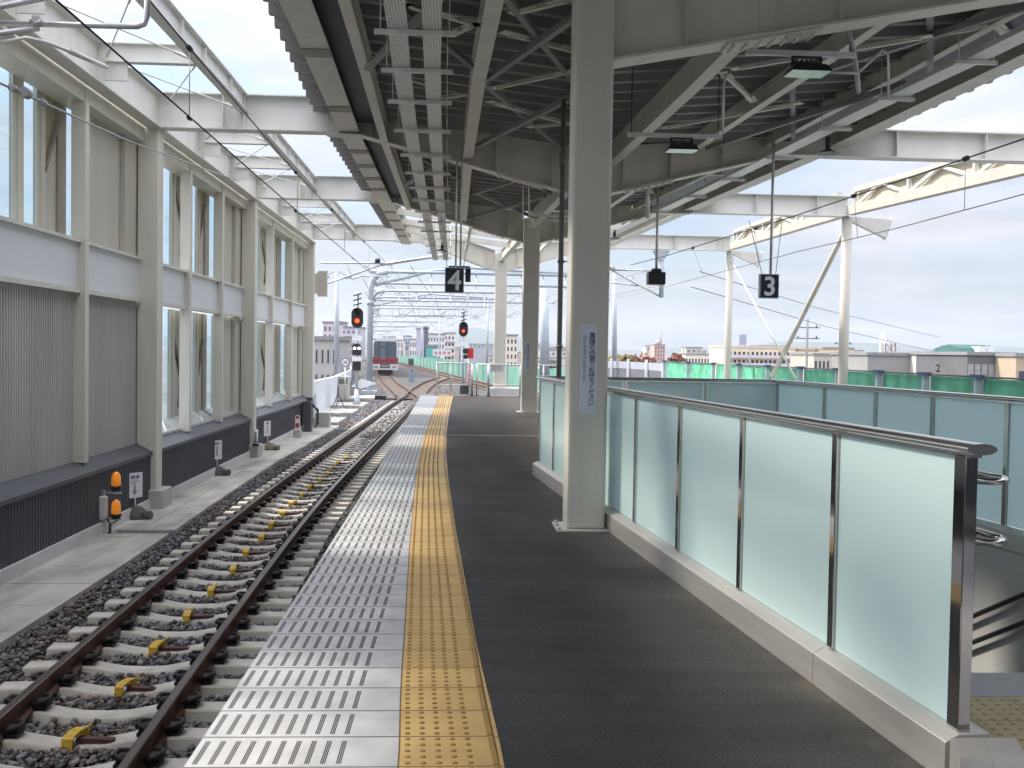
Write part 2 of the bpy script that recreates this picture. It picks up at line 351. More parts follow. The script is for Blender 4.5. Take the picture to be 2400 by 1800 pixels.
# walkway beside the wall
mb = MB()
WE = [(-12,-4.17),(13,-4.18),(20,-4.31),(25,-4.38),(36,-4.24),(40,-4.3)]
y = -12.0
while y < 36.5:
    for k, fr in enumerate(((0,.5),(.5,1))):
        e0, e1 = lerp(WE,y), lerp(WE,y+.985); x0 = -5.2; a0 = x0+(e0-x0)*fr[0]; b0 = x0+(e0-x0)*fr[1]-.008; a1 = x0+(e1-x0)*fr[0]; b1 = x0+(e1-x0)*fr[1]-.008
        j = rng.uniform(-.004,.004)
        mb.poly([(a0,y,-1.3),(b0,y,-1.3),(b1,y+.985,-1.3),(a1,y+.985,-1.3),(a0,y,-1.2+j),(b0,y,-1.2+j),(b1,y+.985,-1.2+j),(a1,y+.985,-1.2+j)],
                [(4,5,6,7),(0,1,5,4),(1,2,6,5),(2,3,7,6),(3,0,4,7)])
    y += 1.0
mb.poly([(-5.2,-12,-1.31),(-4.2,-12,-1.31),(-4.25,36.5,-1.31),(-5.2,36.5,-1.31)], [(0,1,2,3)])
struct(mb.build('walkway', slab))
mb = MB()
for y0 in (38.4, 44.2, 50, 58): mb.box(-6.2, -4.5-(y0-38)*.012, y0, y0+3.2, -1.33, -1.2)
struct(mb.build('walkway_beyond_wall', slab))

struct(MB().poly([(6.7,-14,-1.33),(10.3,-14,-1.33),(10.2,40,-1.33),(7.4,55,-1.33),(4.6,55,-1.33),(5.4,34,-1.33),(6.5,16,-1.33)],[(0,1,2,3,4,5,6)]).build('bounce_slab', conc_l))  # pale slab added out of sight to bounce light up under the canopy
# ---- track
TC = [(-10,-1.86),(0,-2.36),(6,-2.645),(9,-2.755),(12,-2.84),(16,-2.945),(20,-2.975),(26,-2.935),(33,-2.87),(40,-2.80),(50,-2.72),(58,-2.58),(70,-2.2),(85,-1.3),(100,-.1),(115,-1.1),(130,-2.6)]
def smooth_path(tab, y0, y1, step, z):
    ys = np.arange(y0, y1+.01, step); k = np.linspace(-4, 4, 9)
    return [(float(np.mean([lerp(tab, y+q*.8) for q in k])), float(y), z) for y in ys]
def rail_mesh(mb, path, side, gauge=1.132):
    # profile swept along the path: foot, web, head
    prof = [(-.064,-.153),(.064,-.153),(.064,-.143),(.012,-.125),(.012,-.04),(.034,-.032),(.034,-.004),(.026,0),(-.026,0),(-.034,-.004),(-.034,-.032),(-.012,-.04),(-.012,-.125),(-.064,-.143)]
    n = len(prof); V = []; fs = []
    for i, p in enumerate(path):
        a = Vector(path[max(i-1,0)]); b = Vector(path[min(i+1,len(path)-1)]); d = (b-a).normalized(); r = d.cross(Vector((0,0,1))).normalized()
        c = Vector(p)+r*side*gauge/2
        V += [c+r*u+Vector((0,0,w)) for u, w in prof]
    o = len(mb.v); mb.v += [tuple(v) for v in V]
    for i in range(len(path)-1):
        for k in range(n):
            mb.f.append((o+i*n+k, o+i*n+(k+1)%n, o+(i+1)*n+(k+1)%n, o+(i+1)*n+k)); mb.m.append(1 if k in (6,7,8) else 0); mb.sm.append(False)
def railway(name, label, tab, y0, y1, step=1.0, z=-1.1):
    p = smooth_path(tab, y0, y1, step, z); t = thing(name, label, 'railway track', (p[0][0], p[0][1], -1.34))
    for s in (-1, 1):
        mb = MB(); rail_mesh(mb, p, s); mb.build('rail', [rust, railtop], t)
    return t, p
trk, pth = railway('railway_track', 'single track with rusty rails on concrete sleepers along the platform edge', TC, -8, 62)
def sleeper_mb():
    mb = MB(); xs = [-1.0,-.86,-.70,-.45,-.33,-.18,0,.18,.33,.45,.70,.86,1.0]
    zt = [-.155,-.155,-.152,-.152,-.178,-.205,-.212,-.205,-.178,-.152,-.152,-.155,-.155]; V = []; fs = []
    for x, z in zip(xs, zt): V += [(x,-.135,-.30),(x,.135,-.30),(x,.104,z-.012),(x,.094,z),(x,-.094,z),(x,-.104,z-.012)]
    n = 6
    for i in range(len(xs)-1):
        for k in range(n): fs.append((i*n+k, i*n+(k+1)%n, (i+1)*n+(k+1)%n, (i+1)*n+k))
    fs += [tuple(range(n))[::-1], tuple((len(xs)-1)*n+k for k in range(n))]
    return mb.poly(V, fs)
def clip_at(mb, x, y, z, q):
    mb.box(x-.045, x+.045, y-.075, y+.075, z-.150, z-.128)
    mb.tube([(x-q*.045,y-.07,z-.122),(x-q*.01,y-.066,z-.085),(x+q*.04,y-.055,z-.08),(x+q*.05,y,z-.085),(x+q*.04,y+.055,z-.08),(x-q*.01,y+.066,z-.085),(x-q*.045,y+.07,z-.122)], .022, 6)
    mb.box(x-.035, x+.035, y-.035, y+.035, z-.13, z-.08); return mb
def clip_mb(): return clip_at(MB(), 0, 0, 0, 1)
def strap_mb():
    mb = MB(); mb.box(.02,.30,-.03,.03,-.205,-.172,1); mb.cyl((.30,0,-.205), .03, .033, 8, 1)
    prof = [(-.13,-.235),(-.125,-.15),(-.1,-.135),(0,-.13),(.09,-.14),(.125,-.16),(.12,-.235)]
    for a, b in zip(prof[:-1], prof[1:]): mb.bar((0,a[0],a[1]), (0,b[0],b[1]), .085, .012, 0, up=(1,0,0.01)) if False else mb.bar((0,a[0],a[1]), (0,b[0],b[1]), .09, .014)
    mb.bar((-.03,-.125,-.17), (-.05,-.2,-.24), .012, .006); mb.bar((.03,.12,-.15), (.06,.17,-.12), .012, .006)
    return mb
def local_obj(mb, name, mats):
    me = bpy.data.meshes.new(name); me.from_pydata(mb.v, [], mb.f)
    for m in (mats if isinstance(mats,(list,tuple)) else [mats]): me.materials.append(m)
    me.polygons.foreach_set('material_index', mb.m); me.polygons.foreach_set('use_smooth', mb.sm)
    bm = bmesh.new(); bm.from_mesh(me); bmesh.ops.recalc_face_normals(bm, faces=bm.faces); bm.to_mesh(me); bm.free(); return bpy.data.objects.new(name, me)
sl0, cl0, st0 = local_obj(sleeper_mb(),'sleeper',slp), local_obj(clip_mb(),'rail_clip',clipm), local_obj(strap_mb(),'cable_strap',[yel, pinkrod])
for o_ in (sl0,): pass
bo = Vector(trk['_o']); k = 0; y = 4.085-.565*4
SLY = []; farclips = []
while y < 56.5:
    x = lerp(TC, y); d = (lerp(TC,y+.5)-lerp(TC,y-.5)); SLY.append(y)
    a = sl0.copy() if k else sl0
    COL.objects.link(a); a.parent = trk; a.location = Vector((x,y,-1.1))-bo; a.rotation_euler = (0,0,-math.atan(d))
    if k < 25:
        for sx_ in (-.671,-.461,.461,.671):
            c = cl0.copy() if (k or sx_ > -.67) else cl0; COL.objects.link(c); c.parent = a; c.location = (sx_,0,0); c.rotation_euler = (0,0,0 if sx_ in (-.461,.671) else math.pi)
    else:
        for sx_ in (-.671,-.461,.461,.671): farclips += [(x+sx_, y, 1 if sx_ in (-.461,.671) else -1)]
    if k % 2 == 0 and y < 27:
        c = st0.copy() if k else st0; COL.objects.link(c); c.parent = a; c.location = (random.uniform(-.04,.04), random.uniform(-.01,.01), random.uniform(-.004,.004)); c.rotation_euler = (0,0,random.uniform(-.22,.22)); c.scale = (random.uniform(.75,1),1,1)
    y += .565; k += 1
mb = MB()
for q in farclips: clip_at(mb, q[0], q[1], -1.1, q[2])
mb.build('rail_clips', clipm, trk)['kind'] = 'stuff'
def far_track(name, label, tab, y0, y1):
    t, p = railway(name, label, tab, y0, y1, 3.0); mb = MB(); y = y0
    while y < min(y1, 190):
        x = lerp(tab, y); mb.box(x-1, x+1, y-.12, y+.12, -1.4, -1.255); y += .62
    s = mb.build('sleepers', mat('far_sleeper',(.24,.195,.155),.9), t); s['kind'] = 'stuff'; return t
T3 = [(-10,8.3),(10,8.1),(20,7.9),(40,6.4),(55,4.9),(73,3.1),(97,.2),(130,-3.2),(170,-7.6),(300,-25)]
TT = [(58,-2.9),(63,-3.35),(72,-4.3),(85,-5.75),(102,-7.25),(120,-8.7),(170,-13.6),(300,-31)]
far_track('railway_track', 'far curved track swinging past the green netted parapet', T3, -4, 260)
far_track('railway_track', 'diverging track running from the switch to the waiting train', TT, 60, 200)
XO = [(58,-2.55),(70,-2.65),(85,-2.4),(103,-1.3),(120,-2.6)]
far_track('railway_track', 'crossover track joining the two lines beyond the platform end', XO, 62, 108)
# ---- ballast stones
def stones(n, area, size, zf, name):
    V0 = np.array([(1,0,0),(-1,0,0),(0,1,0),(0,-1,0),(0,0,1),(0,0,-1),(.6,.6,.55),(-.6,.6,.55),(.6,-.6,.55),(-.6,-.6,.55)])
    F0 = np.array([(4,6,7),(4,8,6),(4,9,8),(4,7,9),(6,0,2),(7,2,1),(6,2,7),(8,3,0),(9,1,3),(8,9,3),(6,8,0),(7,1,9),(0,5,2),(2,5,1),(1,5,3),(3,5,0)])
    x, yy = area(n); n = len(x)
    s = rng.uniform(.6, 1.25, (n,1,3))*size*rng.uniform(.6,1.25,(n,1,1)); P = V0[None]*s*(1+rng.uniform(-.28,.28,(n,10,1)))
    a = rng.uniform(0,6.28,n); b = rng.uniform(-.7,.7,n); ca,sa,cb_,sb = np.cos(a),np.sin(a),np.cos(b),np.sin(b)
    X = P[:,:,0]*ca[:,None]-P[:,:,1]*sa[:,None]; Y = P[:,:,0]*sa[:,None]+P[:,:,1]*ca[:,None]; Z = P[:,:,2]*.8
    Z2 = Z*cb_[:,None]+X*sb[:,None]; X2 = X*cb_[:,None]-Z*sb[:,None]
    PX = np.stack([X2+x[:,None], Y+yy[:,None], Z2+zf(x,yy)[:,None]], -1).reshape(-1,3); FX = (F0[None]+10*np.arange(n)[:,None,None]).reshape(-1,3)
    me = bpy.data.meshes.new(name); me.vertices.add(len(PX)); me.vertices.foreach_set('co', PX.astype(np.float32).ravel())
    me.loops.add(FX.size); me.loops.foreach_set('vertex_index', FX.ravel().astype(np.int32)); me.polygons.add(len(FX))
    me.polygons.foreach_set('loop_start', np.arange(0, FX.size, 3, dtype=np.int32)); me.polygons.foreach_set('loop_total', np.full(len(FX), 3, dtype=np.int32)); me.update(); me.validate()
    at = me.color_attributes.new('tone', 'FLOAT_COLOR', 'POINT'); g = rng.beta(1.6,3.2,n); warm = ((np.sin(yy*.9+x*2)+rng.normal(0,.7,n)) > .7)
    c = np.stack([.055+.30*g, .056+.295*g, .060+.295*g, np.ones(n)], 1); c[warm] *= (1.1,.88,.72,1); at.data.foreach_set('color', np.repeat(c,10,0).astype(np.float32).ravel())
    o = bpy.data.objects.new(name, me); COL.objects.link(o); return o
sm_ = bpy.data.materials.new('ballast_stone'); sm_.use_nodes = True; _n = sm_.node_tree.nodes; _a = _n.new('ShaderNodeVertexColor'); _a.layer_name = 'tone'
sm_.node_tree.links.new(_a.outputs[0], _n['Principled BSDF'].inputs['Base Color']); _n['Principled BSDF'].inputs['Roughness'].default_value = .8
def near_area(n):
    y = 2.6+(rng.random(n)**1.5)*33; x = rng.uniform(-4.5,-1.0,n); keep = x > np.array([lerp(WE,q) for q in y])-.02
    return x[keep], y[keep]
sly = np.array(SLY)
def zf(x, y):
    c = np.array([lerp(TC,q) for q in y]); d = np.min(np.abs(y[:,None]-sly[None]), 1); on = (d < .15) & (np.abs(x-c) < 1.03)
    z = -1.334+rng.uniform(0,.035,len(x)); z[on] = -1.45
    sh = (x < c-1.05); z[sh] += .02+.05*rng.random(sh.sum()); return z
bs = stones(66000, near_area, .028, zf, 'ballast'); bs.data.materials.append(sm_); tag(bs, 'grey crushed stone ballast between the sleepers', None, kind='stuff'); bs['category'] = 'ballast'
def far_area(n):
    y = 33+(rng.random(n)**1.3)*42; x = rng.uniform(-5.5,1.5,n); keep = (y > 36.6) | ((x > -4.25) & (x < -1.2)); keep &= ~((x > -1.35) & (y < 37)); return x[keep], y[keep]
def zf2(x, y):
    c = np.array([lerp(TC,q) for q in y]); on = (np.abs(x-c) < 1.03); d = np.min(np.abs(y[:,None]-sly[None]), 1); z = -1.325+rng.uniform(0,.045,len(x)); z[on & (d < .12) & (y < 57)] -= .10; return z
bs2 = stones(26000, far_area, .045, zf2, 'ballast'); bs2.data.materials.append(sm_); tag(bs2, 'grey ballast around the far switch and tracks', None, kind='stuff'); bs2['category'] = 'ballast'
# a white rail-side cable duct cover across the walkway and the small junction box beside the rail
# ---- platform
EDGE = [(-4,-1.0),(7,-1.0),(12.9,-1.03),(15.5,-1.06),(20.8,-1.13),(27,-1.2),(35.2,-1.28)]
YL = [(-4,-.06),(3.8,-.205),(4.7,-.25),(6,-.295),(8,-.37),(11.4,-.476),(13.9,-.546),(18.8,-.62),(26,-.655),(35.2,-.67)]
YR = [(-4,.36),(3.8,.197),(4.43,.166),(5.34,.118),(6.5,.079),(9,-.01),(12,-.1),(15,-.165),(18.9,-.215),(26,-.228),(35.2,-.19)]
PEND = 35.2
def ribbon(name, m, L, R, y0, y1, z, uvf, step=.5):
    ys = list(np.arange(y0, y1, step))+[y1]; V = []; UVs = []; fs = []
    for y in ys: V += [(lerp(L,y), y, z), (lerp(R,y), y, z)]
    fs = [(2*i,2*i+1,2*i+3,2*i+2) for i in range(len(ys)-1)]
    me = bpy.data.meshes.new(name); me.from_pydata(V, [], fs); me.materials.append(m); uv = me.uv_layers.new(name='UVMap')
    for p in me.polygons:
        for li, vi in zip(p.loop_indices, p.vertices): uv.data[li].uv = uvf(*V[vi][:2])
    o = bpy.data.objects.new(name, me); COL.objects.link(o); return struct(o)
V0_ = .3*math.ceil(4/.3)*10 - 4.11   # joint phase
ribbon('platform_edge_paving', tilew, EDGE, YL, -14, PEND, .004, lambda x, y: (x-lerp(EDGE,y), y+V0_))
ribbon('tactile_paving', tiley, YL, YR, -14, PEND, .005, lambda x, y: (x-lerp(YL,y), y+V0_))
mb = MB(); k = 0; y = 4.11-.3*3
while y < PEND-.3:
    seg = 8 if y < 12 else 5
    for i in range(5):
        for j in range(5):
            yy = y+.03+j*.06; x = lerp(YL,yy)+.034+i*.0602
            if x > lerp(YR,yy)-.02: continue
            mb.tube([(x,yy,.0045),(x,yy,.0105)], .012, seg, 0, True, [.0125,.008])
    a, b = y+.008, y+.292; w = lambda q: min(lerp(YL,q)+.368, lerp(YR,q)-.01)
    mb.bar((w(a),a,.0075), (w(b),b,.0075), .02, .006)
    y += .3
struct(mb.build('tactile_dots', dotm))
# platform body and its asphalt with the stair well left open
RA = (1.37, 9.37); RD = ((1.89-1.37)/(3.79-9.37))
def railx(y): return RA[0]+RD*(y-RA[1])
def rightx(y): return 4.1+(12.6-y)/9.0
PEDGE = [(-4,6.6),(10,6.3),(20,5.9),(28,5.0),(PEND,3.9)]
mb = MB(); ST0, ST1 = 4.95, 12.9
def quads(L, R, y0, y1, z, st=.5):
    ys = list(np.arange(y0, y1, st))+[y1]; V = []
    for y in ys: V += [(L(y),y,z),(R(y),y,z)]
    mb.poly(V, [(2*i,2*i+1,2*i+3,2*i+2) for i in range(len(ys)-1)])
yr = lambda y: lerp(YR,y); pe = lambda y: lerp(PEDGE,y)
quads(yr, lambda y: railx(y)+.06, -14, ST1, 0); quads(yr, pe, ST1, PEND, 0); quads(rightx, pe, -14, ST1, 0)
struct(mb.build('platform', asph, loc=(0,0,0)))
mb = MB(); ys = [-14,7,12.9,20.8,27,PEND]
V = []
for y in ys: V += [(lerp(EDGE,y),y,.003),(lerp(EDGE,y),y,-.16),(lerp(EDGE,y)+.12,y,-.16),(lerp(EDGE,y)+.12,y,-1.4),(pe(y),y,-1.4),(pe(y),y,-.002)]
fs = [(6*i+k,6*i+k+1,6*i+k+7,6*i+k+6) for i in range(len(ys)-1) for k in range(5)]
mb.poly(V, fs); mb.poly([V[-6],V[-5],V[-4],V[-3],V[-2],V[-1]], [(0,1,2,3,4,5)])
struct(mb.build('platform_side', floorc, fixn=False))
struct(MB().bar((lerp(YR,18.9)+.01,18.9,.002),(5.9,18.95,.002),.05,.008).build('platform_joint', conc_l))
struct(MB().bar((-1.2,PEND-.05,.02),(3.9,PEND-.05,.02),.1,.06).build('platform_kerb', conc_l))
# landing in front of the stairs
mb = MB(); mb.poly([(railx(3.4)+.05,-14,.004),(rightx(-4),-14,.004),(rightx(3.96),3.96,.004),(railx(3.96)+.05,3.96,.004)], [(0,1,2,3)])
mb.box(railx(4.7)+.05, rightx(4.7), 4.58, 4.93, -.2, .006)
struct(mb.build('stair_landing_floor', granite))
mb = MB(); mb.poly([(railx(4)+.05,3.963,.005),(rightx(4),3.963,.005),(rightx(4.58),4.577,.005),(railx(4.58)+.05,4.577,.005)], [(0,1,2,3)])
for i in range(44):
    for j in range(10):
        mb.tube([(1.98+i*.06,3.99+j*.06,.0045),(1.98+i*.06,3.99+j*.06,.011)], .012, 6, 0, True, [.0125,.008])
for i in range(10): mb.bar((1.95+i*.3,3.965,.0055),(1.95+i*.3,4.575,.0055),.004,.002,1)
mb.bar((1.95,4.27,.0055),(4.9,4.27,.0055),.004,.002,1)
struct(mb.build('landing_tactile_paving', [tact2, brown]))
# staircase
t = thing('staircase', 'grey staircase going down inside the glass railing', 'stairs', (3.1,5,0))
mb = MB()
for i in range(22):
    y0 = 4.94+i*.31; z1 = -.165*(i+1); mb.box(railx(y0)+.1, rightx(y0)-.02, y0, y0+.315, z1-.165, z1)
mb.build('steps', granite, t)
mb = MB(); mb.prism([(rightx(5),4.6,.1),(rightx(ST1),ST1,.1),(rightx(ST1),ST1,-4.6),(rightx(5),4.6,-4.6)], (0,0,0), (.12,.01,0)); mb.box(1.0,4.2,ST1+.02,ST1+.14,-4.6,.1)
mb.prism([(railx(4.8)+.02,4.8,-.02),(railx(ST1)+.02,ST1,-.02),(railx(ST1)+.02,ST1,-4.6),(railx(4.8)+.02,4.8,-4.6)], (0,0,0), (.05,.005,0))
mb.build('side_wall', wallg, t)
for zz in (.86, .63):
    mb = MB(); hr = lambda y: (rightx(y)-.09, y, zz-.53*max(0,y-5.7))
    mb.tube([hr(5.0),hr(5.7),hr(8),hr(10),hr(12.4)], .021, 10); mb.build('handrail', black, t)
    for q in (6.2,7.6,8.9,10.4):
        h = hr(q); MB().tube([h,(h[0],q,h[2]-.07),(rightx(q)-.001,q,h[2]-.09)], .009, 6).build('handrail_bracket', black, t)
# ================================================================== GLASS RAILINGS
def glass_rail(name, label, A, B, posts, side, end=False):
    """A->B base line; posts: parameter list (metres from A)"""
    A, B = Vector((A[0],A[1],0)), Vector((B[0],B[1],0)); d = (B-A).normalized(); nrm = Vector((0,0,1)).cross(d)*side; Lr = (B-A).length; Z = Vector((0,0,1))
    t = thing(name, label, 'railing', A)
    P = lambda s, n, z: A+d*s+nrm*n+Z*z
    mb = MB(); cuts = [0]+[c for c in np.arange(2.05, Lr-.3, 2.05)]+[Lr]
    for a, b in zip(cuts[:-1], cuts[1:]):
        pr = [P(a+.003,-.09,0),P(a+.003,.085,0),P(a+.003,.085,.15),P(a+.003,.03,.178),P(a+.003,-.09,.178)]
        mb.prism(pr, (0,0,0), d*(b-a-.006))
    mb.build('curb', stainb, t, bevel=.003)
    for i, s in enumerate(posts):
        last = end and i == len(posts)-1
        mb = MB(); w = .05 if not last else .075
        mb.bar(P(s,0,.178), P(s,0,1.215), w, (.045 if not last else .05), 0, up=tuple(nrm)); mb.build('post', stain, t, bevel=.003)
    for a, b in zip(posts[:-1], posts[1:]):
        mb = MB(); mb.prism([P(a+.034,-.006,.185),P(b-.034,-.006,.185),P(b-.034,-.006,1.205),P(a+.034,-.006,1.205)], (0,0,0), nrm*.012); mb.build('glass_panel', frost, t)
    mb = MB(); n = 14; pr = [P(-.02, math.cos(2*math.pi*k/n)*.06, 1.240+math.sin(2*math.pi*k/n)*.0215) for k in range(n)]
    V = [Vector(p) for p in pr]+[Vector(p)+d*(Lr+.06) for p in pr]
    mb.poly(V, [(i,(i+1)%n,n+(i+1)%n,n+i) for i in range(n)], 0, True); mb.poly(pr, [tuple(range(n))]); mb.poly([Vector(p)+d*(Lr+.06) for p in pr], [tuple(range(n))])
    mb.bar(P(0,0,1.211), P(Lr,0,1.211), .05, .012)
    mb.build('handrail', railm, t)
    return t
A = (railx(12.95),12.95); Bp = (railx(3.66),3.66)
pl = [(12.95-y)*math.sqrt(1+RD*RD) for y in (12.9,11.93,10.6,9.46,8.31,7.15,5.95,4.75,3.72)]
t = glass_rail('glass_railing', 'frosted glass railing along the walking side of the stairs, nearest the platform edge', A, Bp, pl, -1, True)
mb = MB(); y0 = 3.60
for w0, w1 in ((-.09,.0295),(.0305,.155)):   # mitred end block of the curb
    x0, x1 = railx(y0)+w0, railx(y0)+w1
    mb.poly([(x0,y0-.06,0),(x1,y0-.06,0),(x1,y0+.02,0),(x0,y0+.02,0),(x0,y0-.06,.14),(x1,y0-.06,.14),(x1,y0+.02,.18),(x0,y0+.02,.18)],
            [(0,1,5,4),(1,2,6,5),(2,3,7,6),(3,0,4,7),(4,5,6,7)])
mb.build('curb_end', stainb, t)
cen = thing('central_handrail', 'double polished handrail down the middle of the stairs with looped ends', 'handrail', (2.88,5.6,0))
for z in (.915, .585):
    mb = MB(); lp = lambda y: z-.53*max(0,y-5.7)
    mb.tube([(2.77,9.5,lp(9.5)),(2.77,5.7,z),(2.77,5.46,z)]+[(2.88-.11*math.cos(a),5.46-.13*math.sin(a),z) for a in np.linspace(.3,math.pi-.3,8)]+[(2.99,5.46,z),(2.99,5.7,z),(2.99,9.5,lp(9.5))], .021, 10)
    mb.build('loop_rail', stain, cen)
for y in (5.75,7.2,8.6): MB().tube([(2.88,y,-.53*(y-5.1)-.3),(2.88,y,.84-.53*(y-5.7))],.024,10).box(2.77,2.99,y-.015,y+.015,.62-.53*(y-5.7),.65-.53*(y-5.7)).build('post', stain, cen)
glass_rail('glass_railing', 'frosted glass railing on the far side of the stairs with the stepped sky blue panels', (4.08,12.95), (4.98,4.9), [0.05,1.35,2.5,3.55,4.65,5.7,6.9,8.0], -1)
glass_rail('glass_railing', 'short frosted glass railing closing the back of the stair opening', (1.1,12.98), (4.14,12.98), [.05,1.02,2.06,3.02], -1)

# ================================================================== LEFT WALL
FY = [9.1, 17.8, 26.05, 36.3]
wall = thing('station_side_wall', 'tall cream steel and panel side wall with slot windows beyond the track', 'wall', (-5.3, 18, -1.2))
WB = [(.3,9.1),(9.1,17.8),(17.8,26.05),(26.05,36.3)]
mb = MB(); mb.box(-5.75,-5.17,-12,36.6,-1.3,-1.03); mb.build('kerb', conc_l, wall)
def corr(mb, x, y0, y1, z0, z1, pitch, depth):
    y = y0
    V = []
    while y < y1-1e-6:
        for f, dx in ((0,0),(.35,0),(.5,-depth),(.85,-depth)):
            if y+f*pitch < y1: V += [(x+dx,y+f*pitch,z0),(x+dx,y+f*pitch,z1)]
        y += pitch
    V += [(x,y1,z0),(x,y1,z1)]
    mb.poly(V, [(2*i,2*i+2,2*i+3,2*i+1) for i in range(len(V)//2-1)])
mb = MB(); corr(mb, -5.2, -12, 36.6, -1.03, -.27, .085, .02); o = mb.build('skirting', skirt, wall, fixn=False)
mb = MB(); mb.prism([(-5.17,-12,-.29),(-5.17,-12,-.235),(-5.42,-12,-.11),(-5.5,-12,-.11),(-5.5,-12,-.29)], (0,0,0), (0,48.6,0)); mb.build('skirting_cap', dgrey, wall)
mb = MB(); corr(mb, -5.46, -12, 17.8, -.13, 2.30, .075, .018); mb.build('corrugated_cladding', clad, wall, fixn=False)
mb = MB()
for a, b in ((-12,8.93),(9.27,17.63),(17.97,25.88),(26.22,36.13)): mb.box(-5.5,-5.41,a,b,2.36,3.0)
mb.build('spandrel_band', band, wall)
mb = MB()
for a, b in ((-12,8.9),(9.3,17.6),(17.99,25.86),(26.24,36.1)):
    mb.box(-5.5,-5.36,a,b,2.29,2.36); mb.box(-5.5,-5.35,a,b,3.0,3.05); mb.box(-5.72,-5.32,a,b,4.98,5.24)
mb.build('trim', steel, wall)
for yf in FY:   # columns standing out of the wall
    mb = MB(); mb.box(-5.44,-5.11,yf-.17,yf+.17,-.9,5.24); mb.build('column', steel, wall, bevel=.006)
    mb = MB(); mb.box(-5.5,-4.97,yf-.3,yf+.3,-1.3,-.88); mb.build('column_footing', conc, wall, bevel=.02)
stud, brace, panes, mull, sill, board, olv, brn = [], [], [], [], [], [], [], []
for bi, (b0, b1) in enumerate(WB):
    L3 = (b1-b0)/3
    for k in (1, 2):
        y = b0+k*L3; m_ = MB(); m_.box(-5.50,-5.30,y-.075,y+.075,-.12,5.15); mull.append(m_)
# the layer just behind the slots: glass strips between studs and boards, placed where each shows
YW = lambda px, X: float(bx(px, 450, X)[1])
def slot(px0, px1, z0, z1, kind):
    X = -5.75; y0_, y1_ = YW(px0, X), YW(px1, X)
    if kind == 'glass': m_ = MB(); m_.box(X-.01,X,y0_,y1_,z0,z1); panes.append(m_)
    elif kind == 'stud': m_ = MB(); m_.box(X-.03,X+.02,y0_,y1_,z0,z1); m_.box(X+.02,X+.04,y0_+(y1_-y0_)*.35,y0_+(y1_-y0_)*.65,z0,z1); stud.append(m_)
    elif kind == 'board': m_ = MB(); m_.box(X-.06,X-.02,y0_,y1_,z0,z1); board.append(m_)
    elif kind == 'brown': m_ = MB(); m_.box(X-.03,X+.0,y0_,y1_,z0,z1); brn.append(m_)
    elif kind in ('olive','oliveb'):
        zm = z0+(z1-z0)*.42; yA, yB = (y0_,y1_)
        m_ = MB(); m_.box(X-.06,X-.03,yA,yB,z0,z1); board.append(m_)
        m_ = MB(); pr = [(X-.028,yA,z1),(X-.028,yB,z1),(X-.028,yB if kind == 'olive' else yA+.15,zm+(.8 if kind == 'olive' else 0)),(X-.028,yA if kind == 'olive' else yA,zm)]
        if kind == 'oliveb': pr = [(X-.028,yA,z1),(X-.028,yB,z1),(X-.028,yB,zm),(X-.028,yA,zm+.8)]
        m_.prism(pr,(0,0,0),(.006,0,0)); olv.append(m_)
        m_ = MB(); m_.bar((X,pr[3][1],pr[3][2]),(X,pr[2][1],pr[2][2]),.05,.07); brace.append(m_)
        if kind == 'oliveb': m_ = MB(); m_.bar((X,yB,zm),(X,yA+(yB-yA)*.7,z0+.4),.05,.06); brace.append(m_)
UP = (3.05, 5.2); LO = (-.1, 2.29)
for px0, px1, k in ((-40,26,'glass'),(26,52,'stud'),(52,82,'glass'),(82,103,'stud'),(103,136,'olive'),(136,155,'brown'),(155,181,'glass'),(181,212,'stud'),(212,226,'board'),(226,240,'brown'),(240,258,'glass'),(258,266,'stud')): slot(px0,px1,*UP,k)
for px0, px1, k in ((386,400,'glass'),(400,410,'stud'),(410,432,'oliveb'),(432,448,'stud'),(448,460,'glass'),(460,468,'stud'),(468,481,'olive'),(481,491,'brown'),(491,504,'glass'),(504,527,'stud')): slot(px0,px1,*UP,k)
for px0, px1, k in ((386,398,'glass'),(398,410,'stud'),(410,428,'oliveb'),(428,448,'stud'),(448,456,'glass'),(456,466,'stud'),(466,478,'olive'),(478,487,'brown'),(487,500,'glass'),(500,527,'stud')): slot(px0,px1,*LO,k)
for z in (UP, LO):
    for px0, px1, k in ((596,608,'glass'),(608,613,'stud'),(613,626,'oliveb'),(626,642,'stud'),(642,650,'board'),(650,661,'brown'),(661,671,'glass'),(671,688,'stud')): slot(px0,px1,*z,k)
for bi, (b0, b1) in enumerate(WB):
    L3 = (b1-b0)/3
    for (z0, z1) in (UP,)+((LO,) if bi >= 2 else ()):
        ya, yb = b0+2*L3+.08, b1-.17; m_ = MB(); m_.box(-5.62,-5.56,ya+.3*L3*.5,b1+.3,z0,z1); board.append(m_); m_ = MB(); m_.box(-5.555,-5.47,yb-.55,b1,z0,z1); board.append(m_)
    if bi >= 2:
        for k in range(3):
            ya, yb = b0+k*L3+.1, b0+(k+1)*L3-.1; m_ = MB()
            m_.prism([(-5.74,ya,-.12),(-5.45,ya,-.10),(-5.45,ya,-.05),(-5.74,ya,.14)], (0,0,0), (0,yb-ya,0))
            for f in (.08,.62): m_.bar((-5.46,ya+f*(yb-ya),-.05),(-5.72,ya+(f+.22)*(yb-ya),.15),.02,.03)
            sill.append(m_)
for p in mull: p.build('mullion', steel, wall)
for p in panes: p.build('window_pane', pane, wall)
for p in stud: p.build('stud', beige, wall)
for p in brace: p.build('brace', mat('brace_brown',(.21,.175,.14),.5), wall)
for p in board: p.build('infill_board', beige, wall)
for p in olv: p.build('olive_sheet', olive, wall)
for p in brn: p.build('dark_trim', brown, wall)
for p in sill: p.build('sill', flash, wall)
